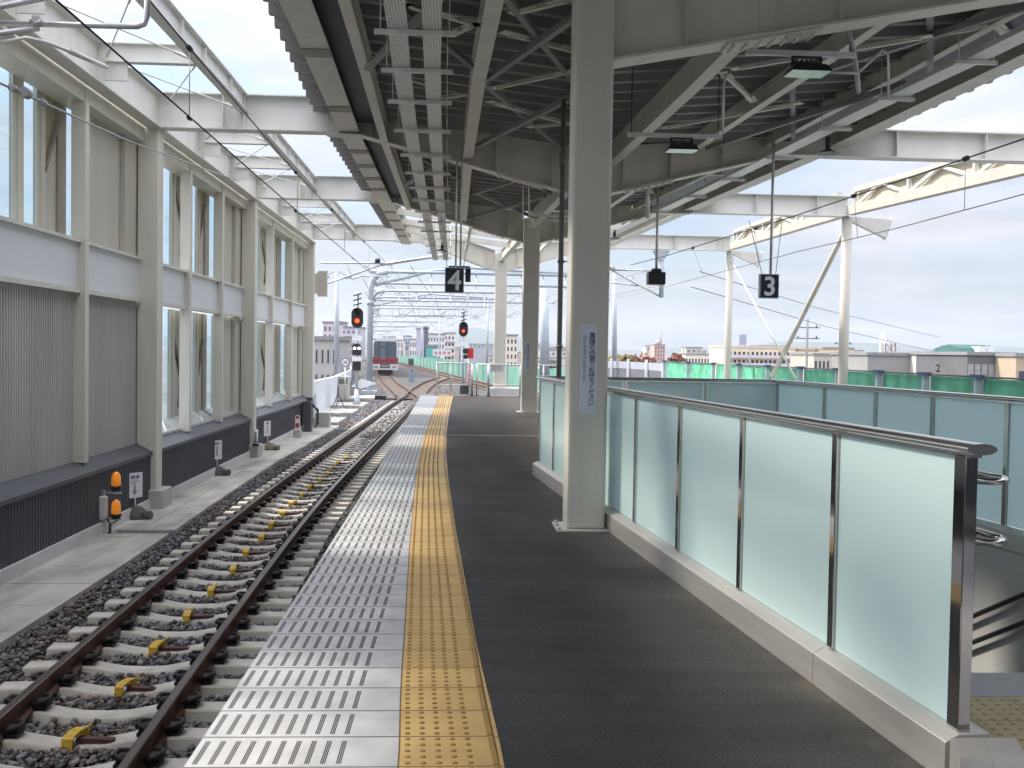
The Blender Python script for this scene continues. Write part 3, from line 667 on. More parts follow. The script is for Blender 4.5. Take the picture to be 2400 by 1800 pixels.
mb = MB(); mb.box(-5.30,-5.05,-12,36.3,5.22,5.245); mb.box(-5.19,-5.165,-12,36.3,5.245,5.80); mb.box(-5.30,-5.05,-12,36.3,5.80,5.825); mb.build('top_beam', steelw, wall)
mb = MB()
for b0, b1 in WB:
    for k in (1,2): y = b0+k*(b1-b0)/3; mb.box(-5.16,-5.06,y-.006,y+.006,5.245,5.80)
mb.build('stiffener', steelw, wall)
mb = MB(); mb.box(-5.05,-4.72,36.7,36.9,3.4,4.3); mb.box(-5.2,-5.05,36.5,36.9,3.5,4.2)
tag(mb.build('equipment_box', beige), 'beige box fixed high on the end of the side wall', 'equipment box')

mb = MB(); mb.box(12,12.3,-30,5.5,-1.3,5.2); corr(mb, 11.98, -30, 5.5, -1.2, 5.1, .2, .03)  # added out of view so the polished railing posts mirror something dark
tag(mb.build('unseen_dark_wall', skirt), 'unseen charcoal wall added beside and behind the camera to darken reflections', 'wall')
# ================================================================== PORTAL FRAMES
def plate(mb, prof, y, th):   # profile in (x, z)
    mb.prism([(x,y-th/2,z) for x, z in prof], (0,0,0), (0,th,0))
def flange(mb, pts, y, w, th=.022, up=True):
    for (x0,z0),(x1,z1) in zip(pts[:-1], pts[1:]): mb.bar((x0,y,z0+(th/2 if up else -th/2)),(x1,y,z1+(th/2 if up else -th/2)),w,th,0,up=(0,0,1))
FR = [dict(Y=9.1, x=1.135, w=.345, kneeL=(-1.55,5.16), tipL=(-2.15,5.22), baseL=(.96,4.86), baseR=(1.31,4.14), kneeR=(6.6,5.16), tipR=(7.55,5.2), zL=(5.24,5.84), zR=(5.0,5.5), postx=11.4),
      dict(Y=17.8, x=2.2, w=.40, kneeL=(-1.71,5.22), tipL=(-2.3,5.23), baseL=(2.0,4.30), baseR=(2.4,4.30), kneeR=(5.6,5.08), tipR=(6.4,5.09), zL=(5.24,5.84), zR=(5.06,5.55), postx=10.9),
      dict(Y=26.3, x=1.81, w=.41, kneeL=(-1.74,5.31), tipL=(-2.32,5.31), baseL=(1.6,4.37), baseR=(2.02,4.37), kneeR=(5.0,5.18), tipR=(5.9,5.2), zL=(5.32,5.91), zR=(5.2,5.73), postx=10.03),
      dict(Y=36.3, x=1.44, w=.42, kneeL=(-1.45,5.36), tipL=(-2.3,5.36), baseL=(1.22,4.41), baseR=(1.65,4.42), kneeR=(4.6,5.26), tipR=(5.5,5.27), zL=(5.37,5.92), zR=(5.27,5.78), postx=9.62)]
LBL = ['nearest portal frame, its cream column standing beside the glass railing', 'second portal frame, its column hidden behind the nearest one', 'third portal frame, its cream column standing clear on the asphalt', 'farthest portal frame at the platform end with an open skeleton above']
VALZ = 5.10
def decklo(x, xc, eL, eR):   # underside of the deck
    return VALZ+(5.55-VALZ)*((xc-x)/(xc-eL) if x < xc else (x-xc)/(eR-xc))
EL = [(-14,-1.8),(9.1,-2.22),(12.2,-2.32),(17,-2.5),(19,-2.54),(27,-2.53),(36.3,-2.5)]
ER = [(-2,8.0),(9.1,7.75),(14.7,7.6),(17.3,7.42),(20,7.2),(24.7,6.76),(28,6.3),(34.6,5.77),(36.3,5.6)]
XV = [(-2,1.0),(9.1,1.135),(17.8,2.2),(26.3,1.81),(36.3,1.44)]
for fr, lb in zip(FR, LBL):
    y, x, w = fr['Y'], fr['x'], fr['w']
    t = thing('portal_frame', lb, 'steel frame', (x,y,0), 'steel portal frames across the platform')
    mb = MB(); mb.box(x-w/2,x+w/2,y-w/2,y+w/2,.012,fr['baseR'][1]+(.75 if y < 10 else .6)); o = mb.build('column', steel, t, bevel=.03)
    mb = MB()
    if y < 10: mb.poly([(x-w/2-.09,y-w/2-.07,0),(x+w/2+.02,y-w/2-.07,0),(x+w/2+.02,y+w/2+.05,0),(x-w/2-.09,y+w/2+.05,0),(x-w/2-.09,y-w/2-.07,.014),(x+w/2+.02,y-w/2-.07,.014),(x+w/2+.02,y+w/2+.05,.014),(x-w/2-.09,y+w/2+.05,.014)],[(4,5,6,7),(0,1,5,4),(1,2,6,5),(2,3,7,6),(3,0,4,7)])
    elif y < 30: mb.box(x-w/2-.1,x+w/2+.1,y-w/2-.1,y+w/2+.1,0,.02)
    else: mb.box(x-w/2-.22,x+w/2+1.0,y-w/2-.25,y+w/2+.25,0,.26)
    mb.build('base_plate', steel if y < 30 else conc_l, t)
    if y < 10:
        for dx, dy in ((-.235,-.20),(-.235,.0),(-.235,.17)): MB().cyl((x+dx,y+dy,.014),.014,.022,6).build('anchor_bolt', galv, t)
    for side in ('L','R'):
        b, kn, tp = fr['base'+side], fr['knee'+side], fr['tip'+side]; z0, z1 = fr['z'+side]; eL, eR = lerp(EL,y), lerp(ER,y)
        dz = lambda q: decklo(q, x, eL, eR)-.03
        top = [(tp[0], z1), (kn[0], z1 if y > 30 else max(dz(kn[0]), kn[1]+.3)), (b[0], dz(b[0]) if y > 10 else dz(b[0])+(.1 if side == 'L' else .35))]
        mb = MB(); plate(mb, [tp, kn, b]+top[::-1], y, .016)
        flange(mb, [b, kn, tp], y, .30, .024, False); flange(mb, top, y, .28, .02, True)
        for f in (.12, .38, .66, .96):   # stiffeners
            q = b[0]+(kn[0]-b[0])*f; zz = b[1]+(kn[1]-b[1])*f; zt = top[2][1]+(top[1][1]-top[2][1])*f
            mb.box(q-.007,q+.007,y-.13,y+.13,zz+.002,zt-.002)
        q = b[0]+(kn[0]-b[0])*.27   # bolted splice
        zz = b[1]+(kn[1]-b[1])*.27; zt = top[2][1]+(top[1][1]-top[2][1])*.27; sl = (kn[1]-b[1])/(kn[0]-b[0])
        mb.box(q-.12,q+.12,y-.016,y+.016,zz+.04,zt-.04)
        nb = int((zt-zz-.1)/.075)
        for i in range(nb):
            for dx in (-.075,-.03,.03,.075): mb.tube([(q+dx,y-.03,zz+.08+i*.075),(q+dx,y+.03,zz+.08+i*.075)], .014, 6)
        mb.bar((q-.42,y,zz-.42*sl-.036),(q+.42,y,zz+.42*sl-.036),.27,.016)
        for i in range(7):
            for dy in (-.1,-.045,.045,.1): xx = q-.36+i*.12; mb.tube([(xx,y+dy,zz+(xx-q)*sl-.07),(xx,y+dy,zz+(xx-q)*sl-.02)], .015, 6)
        mb.build('cantilever_arm', steel, t)
        xe = -5.2 if side == 'L' else fr['postx']
        mb = MB(); mb.box(min(tp[0],xe),max(tp[0],xe),y-.008,y+.008,z0+.022,z1-.02); mb.box(min(tp[0],xe),max(tp[0],xe),y-.15,y+.15,z0,z0+.022); mb.box(min(tp[0],xe),max(tp[0],xe),y-.15,y+.15,z1-.02,z1)
        qs = ((-3.70,.0),(-4.05,1.)) if side == 'L' else ((7.6,1.),(9.2,0.))
        for q, sp_ in qs:
            mb.box(q-.006,q+.006,y-.14,y+.14,z0+.022,z1-.02)
            if sp_:
                mb.box(q-.11,q+.11,y-.018,y-.009,z0+.06,z1-.06)
                for i in range(6):
                    for dx in (-.06,.06): mb.tube([(q+dx,y-.03,z0+.1+i*(z1-z0-.2)/5),(q+dx,y-.008,z0+.1+i*(z1-z0-.2)/5)], .014, 6)
        mb.build('girder', steelw, t)
    px = fr['postx']
    mb = MB(); mb.tube([(px,y,-1.2),(px,y,fr['zR'][0])], .125, 16); mb.build('outer_post', beige, t)
    mb = MB(); z0 = fr['zR'][0]
    mb.prism([(px+.1,y-.09,z0),(px+1.15,y-.09,z0-.05),(px+1.0,y-.09,z0-.52),(px+.1,y-.09,z0-.12)], (0,0,0), (0,.18,0)); mb.bar((px+1.0,y,z0-.56),(px+1.18,y,z0+.02),.02,.22,0,up=(0,1,0))
    for i in range(6):
        f = i/5; xx, zz = px+1.03+.12*f, z0-.48+.42*f; mb.tube([(xx,y-.07,zz),(xx+.035,y-.07,zz)], .02, 6); mb.tube([(xx,y+.07,zz),(xx+.035,y+.07,zz)], .02, 6)
    mb.build('bracket', steelw, t)
# long beams tying the frames on the left, with short ties and rod bracing
t = thing('tie_beam', 'long white steel beam running over the track between wall and roof', 'steel beam', (-3.7,18,5.55))
mb = MB(); mb.ibeam((-3.72,-12,5.70),(-3.72,36.3,5.70),.30,.16,.016,.01)
for b0, b1 in WB:
    for f in (.2,.33,.53,.67,.86): yy = b0+f*(b1-b0); mb.box(-3.79,-3.65,yy-.005,yy+.005,5.566,5.834)
mb.build('beam', steelw, t)
for b0, b1 in WB:
    for k in (1,2):
        y = b0+k*(b1-b0)/3; mb = MB(); mb.ibeam((-5.05,y,5.69),(-3.73,y,5.69),.27,.14,.014,.01); mb.box(-5.05,-4.75,y-.02,y+.02,5.3,5.6); mb.build('cross_tie', steelw, t)
    for k in range(3):
        ya, yb = b0+k*(b1-b0)/3+.1, b0+(k+1)*(b1-b0)/3-.1
        mb = MB(); mb.tube([(-5.0,ya,5.60),(-3.8,yb,5.60)],.011,6); mb.tube([(-5.0,yb,5.62),(-3.8,ya,5.62)],.011,6)
        for p, q in (((-5.0,ya,5.6),(-3.8,yb,5.6)),((-5.0,yb,5.62),(-3.8,ya,5.62))):
            P, Q = Vector(p), Vector(q); mb.tube([P,P+(Q-P)*.14],.022,6); mb.tube([Q,Q+(P-Q)*.14],.022,6)
        mb.build('rod_brace', steelw, t)
# right hand edge trusses
for i in (1, 2, 3):
    a, b = FR[i-1], FR[i]; xa, xb = a['postx'], b['postx']; za, zb = (a['zR'][0]+.03, b['zR'][0]+.03)
    t = thing('edge_truss', ['sunlit white truss nearest the right edge of the photo','sunlit white truss in the middle between the two round posts','sunlit white truss'][i-1] if i != 3 else 'sunlit white truss ending at the farthest round post', 'truss', ((xa+xb)/2,(a['Y']+b['Y'])/2,za), 'edge trusses beyond the far track')
    P = lambda f, z: Vector((xa+(xb-xa)*f, a['Y']+(b['Y']-a['Y'])*f, za+(zb-za)*f+z))
    mb = MB(); mb.bar(P(.02,.12),P(.98,.12),.22,.24); mb.build('bottom_chord', beige, t)
    mb = MB(); mb.bar(P(.05,.62),P(.95,.62),.12,.12); mb.build('top_chord', beige, t)
    n = 6
    for k in range(n):
        f0, f1 = .05+.9*k/n, .05+.9*(k+1)/n; mb = MB()
        mb.bar(P(f0,.62) if k % 2 else P(f0,.2), P(f1,.2) if k % 2 else P(f1,.62), .07,.07); mb.build('diagonal', steelw, t)
    for f in (.05,.35,.65,.95): MB().bar(P(f,.2),P(f,.62),.08,.08,up=(1,0,0)).build('stub', steelw, t)
    MB().bar(P(.04,.42)+Vector((.10,0,0)),P(.96,.42)+Vector((.10,0,0)),.015,.36).build('web_panel', mat('cream_web',(.56,.52,.42),.5,var=.03), t)
# diagonal struts between the right posts
mb = MB(); p, q = by(2000,500,26.3), by(1803,858,30.5); mb.tube([(10.03,26.3,4.95),(10.0,32.2,.9)], .07, 10); tag(mb.build('diagonal_strut', beige), 'thick diagonal strut leaning down from the near round post', 'strut')
mb = MB(); mb.tube([(9.62,36.3,5.0),(9.85,29.5,.9)], .032, 10); tag(mb.build('diagonal_strut', beige), 'thin diagonal strut leaning down from the far round post', 'strut')

# ================================================================== CANOPY
can = thing('platform_canopy', 'butterfly platform canopy of folded metal decking with grey purlins', 'canopy', (1.5, 12, 5.1))
def deck_half(mb, y0, y1, xa, xb, za, zb, pitch=.5, dp=.165):
    """folded plate sheet, folds running across; xa/xb/za/zb functions of y"""
    V = []; y = y0; rows = []
    while y < y1-1e-6:
        for f, d in ((0,0),(.16,0),(.27,dp),(.86,dp),(.95,0)):
            if y+f*pitch <= y1: rows.append((y+f*pitch, d))
        y += pitch
    for yy, d in rows:
        for f in (0,.5,1): V.append((xa(yy)+(xb(yy)-xa(yy))*f, yy, za(yy)+(zb(yy)-za(yy))*f+d))
    mb.poly(V, [(3*i+k,3*i+k+1,3*i+k+4,3*i+k+3) for i in range(len(rows)-1) for k in (0,1)])
eL_, eR_, xv_ = (lambda y: lerp(EL,y)), (lambda y: lerp(ER,y)), (lambda y: lerp(XV,y))
E_ = lambda y: 5.55; Vz = lambda y: VALZ
def soli(o):
    m = o.modifiers.new('thickness','SOLIDIFY'); m.thickness = .006; m.offset = 1; return o
mb = MB(); deck_half(mb, -14, 26.4, eL_, xv_, E_, Vz); soli(mb.build('roof_deck', deckm, can, fixn=False))
mb = MB(); deck_half(mb, -14, 26.4, xv_, eR_, Vz, E_); soli(mb.build('roof_deck', deckm, can, fixn=False))
mb = MB(); deck_half(mb, 26.4, 34.2, eL_, lambda y: -1.72, E_, lambda y: 5.47); soli(mb.build('roof_deck', deckm, can, fixn=False))
mb = MB(); deck_half(mb, 26.4, 35.2, lambda y: lerp(ER,y)-1.1, eR_, lambda y: 5.45, E_); soli(mb.build('roof_deck', deckm, can, fixn=False))
def beam_line(name, tabx, z, w, d, y0, y1, m=steel, web=.012, tf=.02):
    mb = MB(); ys = [y0]+[q for q in (9.1,12.5,17.8,26.2) if y0 < q < y1]+[y1]
    for a, b in zip(ys[:-1], ys[1:]): mb.ibeam((lerp(tabx,a),a,z+d/2),(lerp(tabx,b),b,z+d/2),d,w,tf,web)
    return mb.build(name, m, can)
beam_line('eave_beam', [(-2,-1.66),(11,-1.785),(17.8,-1.93),(36.2,-1.90)], 5.25, .35, .27, -14, 36.2)
beam_line('purlin', [(-2,-1.09),(11,-1.22),(17.8,-1.33),(26.2,-1.33)], 5.10, .13, .30, -14, 26.2)
beam_line('purlin', [(-2,.40),(9.55,.30),(14.5,.115),(26.2,.05)], 4.84, .17, .34, -14, 26.2)
beam_line('purlin', [(-2,3.1),(10.9,2.86),(14.5,2.68),(17.6,2.55)], 4.77, .16, .34, 9.25, 17.6)
beam_line('purlin', [(-2,4.8),(10.3,4.37),(13.7,4.17),(17.8,3.9),(26.2,3.4)], 5.02, .12, .24, -14, 26.2)
beam_line('purlin', [(-2,6.4),(11,5.80),(17.8,5.30),(26.2,4.35)], 5.2, .12, .22, -14, 26.2)
beam_line('eave_beam', [(-2,7.2),(11,6.95),(17.8,6.6),(26.2,5.85),(36.2,5.0)], 5.25, .30, .26, -14, 36.2)
beam_line('valley_beam', [(-2,.95),(9.1,1.135),(17.8,2.2),(26.3,1.81),(36.2,1.44)], 4.72, .16, .36, 9.3, 36.2)
mb = MB()   # flat dark navy strips below the deck, each side
for a, b in ((-1.5,8.95),(9.25,17.65),(17.95,26.15)):
    for T, off, wd, z in (([(-2,-1.42),(11,-1.50),(17.8,-1.62),(26.2,-1.62)],0,.34,5.41),):
        V = [(lerp(T,a)-wd/2,a,z),(lerp(T,a)+wd/2,a,z),(lerp(T,b)+wd/2,b,z),(lerp(T,b)-wd/2,b,z)]; mb.poly(V,[(0,1,2,3)])
mb.build('navy_strip', deckd, can)
mb = MB()
for a, b in ((-1.5,8.95),(9.25,17.65),(17.95,26.15)):
    T = [(-2,6.8),(12,6.18),(15.5,5.96),(23.4,5.08),(26.2,4.75)]; V = [(lerp(T,a)-.28,a,5.29),(lerp(T,a)+.28,a,5.31),(lerp(T,b)+.28,b,5.31),(lerp(T,b)-.28,b,5.29)]; mb.poly(V,[(0,1,2,3)])
mb.build('navy_strip', deckd, can)
zz2 = lambda a, b: (960+a*.18083, b*.18083); z5 = lambda a, b: (1320+a*.2441, b*.2441); z6 = lambda a, b: (1860+a*.2441, b*.2441)
RODS = [(zz2(1430,150),zz2(2050,0),4.98),(zz2(1310,440),zz2(2110,655),4.98),(zz2(1140,1130),zz2(2110,920),4.97),(zz2(1090,1330),zz2(2060,1600),4.97),(zz2(1620,1640),zz2(2050,1600),4.95),
        (zz2(430,190),zz2(800,300),5.02),(zz2(580,430),zz2(820,325),5.02),(zz2(420,1260),zz2(640,1240),5.02),(zz2(0,70),zz2(150,120),5.06),(zz2(20,1030),zz2(180,1075),5.06),
        (z5(1700,650),z6(1230,360),5.1),(z5(1000,1220),z6(0,1000),5.05),(z5(1550,710),z5(1820,960),5.08),(z6(800,430),z6(1750,270),5.15),(z6(730,855),z6(830,940),5.25),(z6(1950,235),z6(2060,340),5.25)]
for (p, q, z) in RODS:
    a, b = Vector(bz(*p,z)), Vector(bz(*q,z)); mb = MB(); mb.bar(a, b, .05, .05)
    for P, Q in ((a,b),(b,a)):
        d = (Q-P).normalized(); mb.bar(P-d*.12, P+d*.22, .13, .012)
    mb.build('roof_brace', steel, can)
mb = MB()   # lattice of secondary braces deeper under the deck
for (xa, ya, xb, yb, z) in ((.2,9.4,1.4,13,4.99),(.2,13,1.6,17,4.99),(.2,18.2,1.9,22,4.98),(.2,22,1.8,26,4.98),(-1.2,9.4,.1,13,5.15),(-1.2,18,.1,22,5.15),(2.8,18,4.1,22,5.05),(4.3,9.4,6,13,5.2),(4.2,13,5.7,17.5,5.18)):
    mb.bar((xa,ya,z),(xb,yb,z),.07,.07); mb.bar((xb,ya,z-.075),(xa,yb,z-.075),.07,.07)
mb.build('roof_lattice', deckm, can)
# dark olive bands across the underside of the eave beam, built as thin plates
bandm = mat('olive_plate', (.26,.25,.20), .5)
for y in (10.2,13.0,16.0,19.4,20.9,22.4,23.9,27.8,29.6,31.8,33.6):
    x = lerp([(-2,-1.66),(11,-1.785),(17.8,-1.93),(36.2,-1.90)],y); MB().box(x-.165,x+.165,y-.17,y+.17,5.236,5.248).build('eave_band', bandm, can)
# skeleton over the last bay: cross members without decking
mb = MB()
for y in (28.4,30.6,32.8): mb.bar((-1.75,y,5.36),(1.5,y,4.95),.10,.16); mb.bar((1.5,y,4.95),(4.8,y,5.36),.10,.16)
for x, z in ((-.9,5.26),(.3,5.1),(2.9,5.12),(3.9,5.24)): mb.bar((x,26.5,z+.02),(x-.1,36.1,z+.02),.09,.14)
mb.build('open_purlins', steel, can)
# ---- cable trays hanging under the canopy
def tray_mat():
    m = bpy.data.materials.new('perforated_tray'); m.use_nodes = True; t = m.node_tree; n = t.nodes; b = n['Principled BSDF']
    c = n.new('ShaderNodeTexCoord'); v = n.new('ShaderNodeTexVoronoi'); v.inputs['Scale'].default_value = 34; v.inputs['Randomness'].default_value = .15
    mp = n.new('ShaderNodeMapping'); mp.inputs['Scale'].default_value = (1,.7,0); t.links.new(c.outputs['Object'], mp.inputs[0]); t.links.new(mp.outputs[0], v.inputs['Vector'])
    r = n.new('ShaderNodeValToRGB'); r.color_ramp.elements[0].position = .2; r.color_ramp.elements[1].position = .3; r.color_ramp.elements[0].color = (.10,.10,.10,1); r.color_ramp.elements[1].color = (.66,.66,.65,1)
    t.links.new(v.outputs['Distance'], r.inputs[0]); t.links.new(r.outputs[0], b.inputs['Base Color']); b.inputs['Roughness'].default_value = .4; b.inputs['Metallic'].default_value = .2; return m
traym = tray_mat()
def tray(label, tab, w, z, y0, y1, m):
    t = thing('cable_tray', label, 'cable tray', (lerp(tab,(y0+y1)/2),(y0+y1)/2,z), 'cable trays under the canopy'); ys = [y0,11.2,13.9,20.5,y1]; mb = MB()
    for a, b in zip(ys[:-1],ys[1:]):
        A, B = Vector((lerp(tab,a),a,z)), Vector((lerp(tab,b),b,z)); mb.bar(A,B,w,.006); mb.bar(A,B,.006,.06,off=(w/2,.03)); mb.bar(A,B,.006,.06,off=(-w/2,.03))
    mb.build('tray', m, t); return t
T1 = [(2,-.42),(9,-.61),(11.2,-.67),(13.9,-.72),(21,-.78),(36,-.85)]; T2 = [(2,-.12),(9,-.275),(11.2,-.335),(13.9,-.375),(20.4,-.44),(36,-.5)]
tray('outer perforated cable tray, left one of the pair over the white tiles', T1, .185, 4.62, 2, 35, traym)
tray('inner perforated cable tray, right one of the pair over the yellow tiles', T2, .175, 4.62, 2, 35, traym)
T3_ = [(2,6.35),(10.5,5.82),(11.6,5.70),(13,5.56),(14.5,5.45),(17.1,5.35),(21.2,4.95),(30,4.2)]
tr3 = tray('long cable tray under the right hand eave of the canopy', T3_, .25, 4.92, 4, 30, galvl)
hz = [9.9,11.25,12.65,14.3,16.1,17.7,19.3,20.9,22.6,24.4,26.3,28.2,30.1,32,33.8]
proto = None
for i, y in enumerate(hz):
    x0, x1 = lerp(T1,y)-.22, lerp(T2,y)+.22
    t = thing('tray_hanger', 'thin trapeze hanger bar carrying the pair of cable trays', 'hanger', (x0,y,4.58), 'trapeze hangers under the paired trays')
    mb = MB(); mb.box(x0,x1,y-.02,y+.02,4.565,4.61); mb.build('crossbar', galvl, t)
    for x in (x0+.06,x1-.06): mb = MB(); mb.tube([(x,y,4.565),(x,y,5.18)],.006,6); mb.build('rod', galvl, t)
for i, y in enumerate([9.6,11.3,13,14.8,17.1,19.3,21.5,24]):
    x = lerp(T3_,y); t = thing('tray_hanger', 'trapeze hanger bar carrying the long tray under the right eave', 'hanger', (x,y,4.88), 'trapeze hangers under the right tray')
    mb = MB(); mb.box(x-.24,x+.24,y-.02,y+.02,4.865,4.91); mb.build('crossbar', galvl, t)
    for q in (x-.2,x+.2): mb = MB(); mb.tube([(q,y,4.865),(q,y,5.38)],.008,6); mb.build('rod', galvl, t)
# ---- flood lights on cross channels
def flood(label, x0, x1, y, z, lx, ly):
    t = thing('floodlight', label, 'floodlight', (lx,y,z), 'floodlights under the canopy')
    mb = MB(); mb.box(x0,x1,y-.022,y+.022,z,z+.05); mb.build('channel', galvl, t)
    mb = MB()
    for x in (x0+.05,x1-.05): mb.tube([(x,y,z),(x,y,5.2)],.007,6)
    for s in (-.13,.13): mb.bar((lx+s,y,z-.10),(lx+s,y,z),.03,.02)
    mb.bar((lx-.13,y,z-.012),(lx+.13,y,z-.012),.03,.02); mb.build('bracket', black, t)
    mb = MB(); mb.poly([(lx-.15,y-.13,z-.10),(lx+.15,y-.13,z-.10),(lx+.15,y+.10,z-.10),(lx-.15,y+.10,z-.10),(lx-.19,y-.18,z-.175),(lx+.19,y-.18,z-.175),(lx+.19,y+.13,z-.165),(lx-.19,y+.13,z-.165)],[(3,2,1,0),(0,1,5,4),(1,2,6,5),(2,3,7,6),(3,0,4,7)])
    for i in range(6): mb.box(lx-.12+i*.045,lx-.11+i*.045,y-.1,y+.08,z-.098,z-.05)
    mb.build('housing', black, t)
    mb = MB(); mb.poly([(lx-.185,y-.175,z-.176),(lx+.185,y-.175,z-.176),(lx+.185,y+.125,z-.166),(lx-.185,y+.125,z-.166)],[(3,2,1,0)]); mb.build('lens', lampg, t)
a, b, c = by(1748,118,9.6), by(2003,140,9.6), by(1890,150,9.6); flood('square black floodlight hanging nearest under the right half of the canopy', a[0], b[0], 9.6, a[2]-.04, c[0], 0)
a, b, c = by(1470,312,12.8), by(1692,322,12.8), by(1597,340,12.8); flood('square black floodlight hanging farther back, just right of the near column', a[0], b[0], 12.8, a[2]-.04, c[0], 0)
# small dark spot lamps on the trays
for (px, py, Y, lb) in ((1038,448,20.,'small black spot lamp clipped under the inner cable tray'),(1036,588,30.,'small black spot lamp hanging far back over the yellow tiles'),(1440,560,27.,'small black spot lamp at the far end of the right eave'),(1940,360,15.2,'twin dark lamp under the right eave above the far girder')):
    p = Vector(by(px,py,Y)); mb = MB(); mb.tube([p,p+Vector((0,0,.06))],.17,12,0,True,[.17,.05]); mb.cyl(p+Vector((0,0,.06)),.04,.18,8); tag(mb.build('spot_lamp', black), lb, 'lamp')
# ---- conduits
def conduit(label, pts, r=.022, m=galvl, name='conduit'):
    mb = MB(); mb.tube(pts, r, 8); return tag(mb.build(name, m), label, 'conduit')
P = lambda x, y, Y: Vector(by(x,y,Y))
conduit('pale conduit stepping down under the roof beside the number four sign pole', [P(1030,372,20),P(1240,378,20),P(1240,505,20),P(1332,506,20)], .028)
conduit('second pale conduit running just below the stepped one', [P(1035,384,20.4),P(1226,392,20.4),P(1226,514,20.4),P(1332,517,20.4)], .022)
conduit('vertical perforated conduit riser under the right half of the roof', [P(1518,400,21),P(1518,512,21)], .045)
conduit('level conduit linking the riser to the right eave', [P(1518,402,21),P(1690,410,21),P(1700,408,21)], .022)
conduit('thin conduit bent down to the nearer floodlight', [P(1940,170,9.8),P(2010,172,9.8),P(2068,118,9.8),P(2082,126,9.8),P(2082,225,9.8)], .014)
conduit('thin conduit bent down to the farther floodlight', [P(1712,168,12.7),P(1700,182,12.7),P(1696,200,12.7),P(1694,312,12.7)], .016)
conduit('bundle of pale cables dropping from the near girder', [P(1985,60,9.4),P(2000,118,9.6),P(2008,170,10),P(2012,215,10.4)], .025, rope, 'cable_bundle')
mb = MB(); x, Y = by(1313,700,13.6)[0], 13.6
mb.tube([(x,Y,.0),(x,Y,4.9)], .034, 12); mb.tube([(x,Y,2.75),(x,Y,2.79)],.045,12); mb.tube([(x,Y,1.62),(x,Y,1.66)],.045,12); mb.tube([(x,Y,4.05),(x,Y,4.2)],.045,12); mb.tube([(x,Y,2.77),(x+.25,Y,2.77)],.01,6)
tag(mb.build('downpipe', mat('downpipe_grey',(.16,.15,.135),.5)), 'dark grey downpipe standing just behind the near column', 'downpipe')

# ================================================================== SIGNS ON THE PLATFORM
def number_sign(digit, label, pxl, pxr, pyt, pyb, Y, pole_px, pole_top, wires):
    a, b = Vector(by(pxl,pyt,Y)), Vector(by(pxr,pyb,Y)); cx, cz = (a.x+b.x)/2, (a.z+b.z)/2; w, h = b.x-a.x, a.z-b.z
    t = thing('platform_number_sign', label, 'sign', (cx,Y,b.z))
    mb = MB(); mb.box(cx-w/2,cx+w/2,Y-.05,Y+.05,cz-h/2,cz+h/2); mb.build('sign_box', white, t, bevel=.004)
    mb = MB(); mb.box(cx-w/2+.012,cx+w/2-.012,Y-.056,Y-.05,cz-h/2+.012,cz+h/2-.012); mb.build('sign_face', navy, t)
    mb = MB(); text_mb(mb, digit, (cx,Y-.0565,cz), (1,0,0), (0,0,1), h*1.08, 0, .003, .020); mb.build('numeral', mat('sign_numeral',(.86,.88,.92),.4), t)
    for q in pole_px:
        xq = by(q,pyt,Y)[0]; mb = MB(); mb.tube([(xq,Y,cz+h/2),(xq,Y,pole_top)],.017 if len(pole_px)>1 else .022,10); mb.build('pole', galvl, t)
    for q, d in wires:
        mb = MB(); mb.tube([(by(q,pyt,Y)[0],Y,cz+h/2),(by(q,pyt,Y)[0]+d,Y+.3,cz+h/2+.9)],.006,5); mb.build('stay_wire', rope, t)
    return cx, cz, w, h
cx_, cz_, w_, h_ = number_sign('4', 'navy hanging sign with a large white four over the yellow tiles', 1043, 1087, 627, 687, 17.2, (1068,1079), 5.0, ((1048,-.12),(1086,.12)))
mb = MB(); mb.box(cx_+w_/2+.02,cx_+w_/2+.11,17.15,17.3,cz_-.02,cz_+.2); mb.box(cx_-.1,cx_+w_/2+.1,17.19,17.22,cz_+h_/2+.0,cz_+h_/2+.03); tag(mb.build('speaker', black), 'small black speaker fixed beside the number 4 sign', 'speaker')
number_sign('3', 'navy hanging sign with a large white three, hanging against the sky on a single pole', 1780, 1823, 642, 700, 16.6, (1806,), 5.25, ((1786,-.15),(1818,.18)))
a, b = Vector(by(1518,638,23.)), Vector(by(1556,668,23.)); t = thing('hanging_speaker', 'black ribbed box hanging on a pole right of the near column', 'speaker', ((a.x+b.x)/2,23,b.z))
mb = MB(); mb.box(a.x,b.x,22.85,23.15,b.z,a.z); mb.prism([(a.x+.07,22.9,a.z),(b.x-.07,22.9,a.z),(b.x-.1,22.9,a.z+.08),(a.x+.1,22.9,a.z+.08)],(0,0,0),(0,.2,0))
for i in range(7): zz = b.z+.03+i*(a.z-b.z-.05)/6.5; mb.box(a.x-.008,b.x+.008,22.835,22.85,zz,zz+.02)
mb.build('housing', black, t); x = by(1539,600,23.)[0]
mb = MB(); mb.tube([(x,23,a.z),(x,23,5.3)],.03,10); mb.build('pole', galvl, t)
def notice(label, xc, y, w, z0, z1):
    t = thing('column_notice', label, 'notice', (xc,y,z0), 'waiting notices on the columns')
    mb = MB(); mb.box(xc-w/2,xc+w/2,y-.004,y,z0,z1); mb.build('plate', noticem, t)
    s = '黄線の内側でお待ちください'; ch = (z1-z0)*.82/len(s); zt = z1-(z1-z0)*.09; mb = MB()
    for i, c in enumerate(s): text_mb(mb, c, (xc+w*.20,y-.0045,zt-ch*(i+.5)), (1,0,0), (0,0,1), ch*1.15, 0, .001, .012)
    mb.build('lettering', ink, t)
    mb = MB(); text_mb(mb, 'Stay behind yellow line', (xc-w*.25,y-.0045,zt-(z1-z0)*.29), (0,0,-1), (1,0,0), (z1-z0)*.056, 0, .001, .006); mb.build('small_lettering', inkg, t)
y0 = 9.1-.345/2; a, b = by(1361,760,y0), by(1397,971,y0)
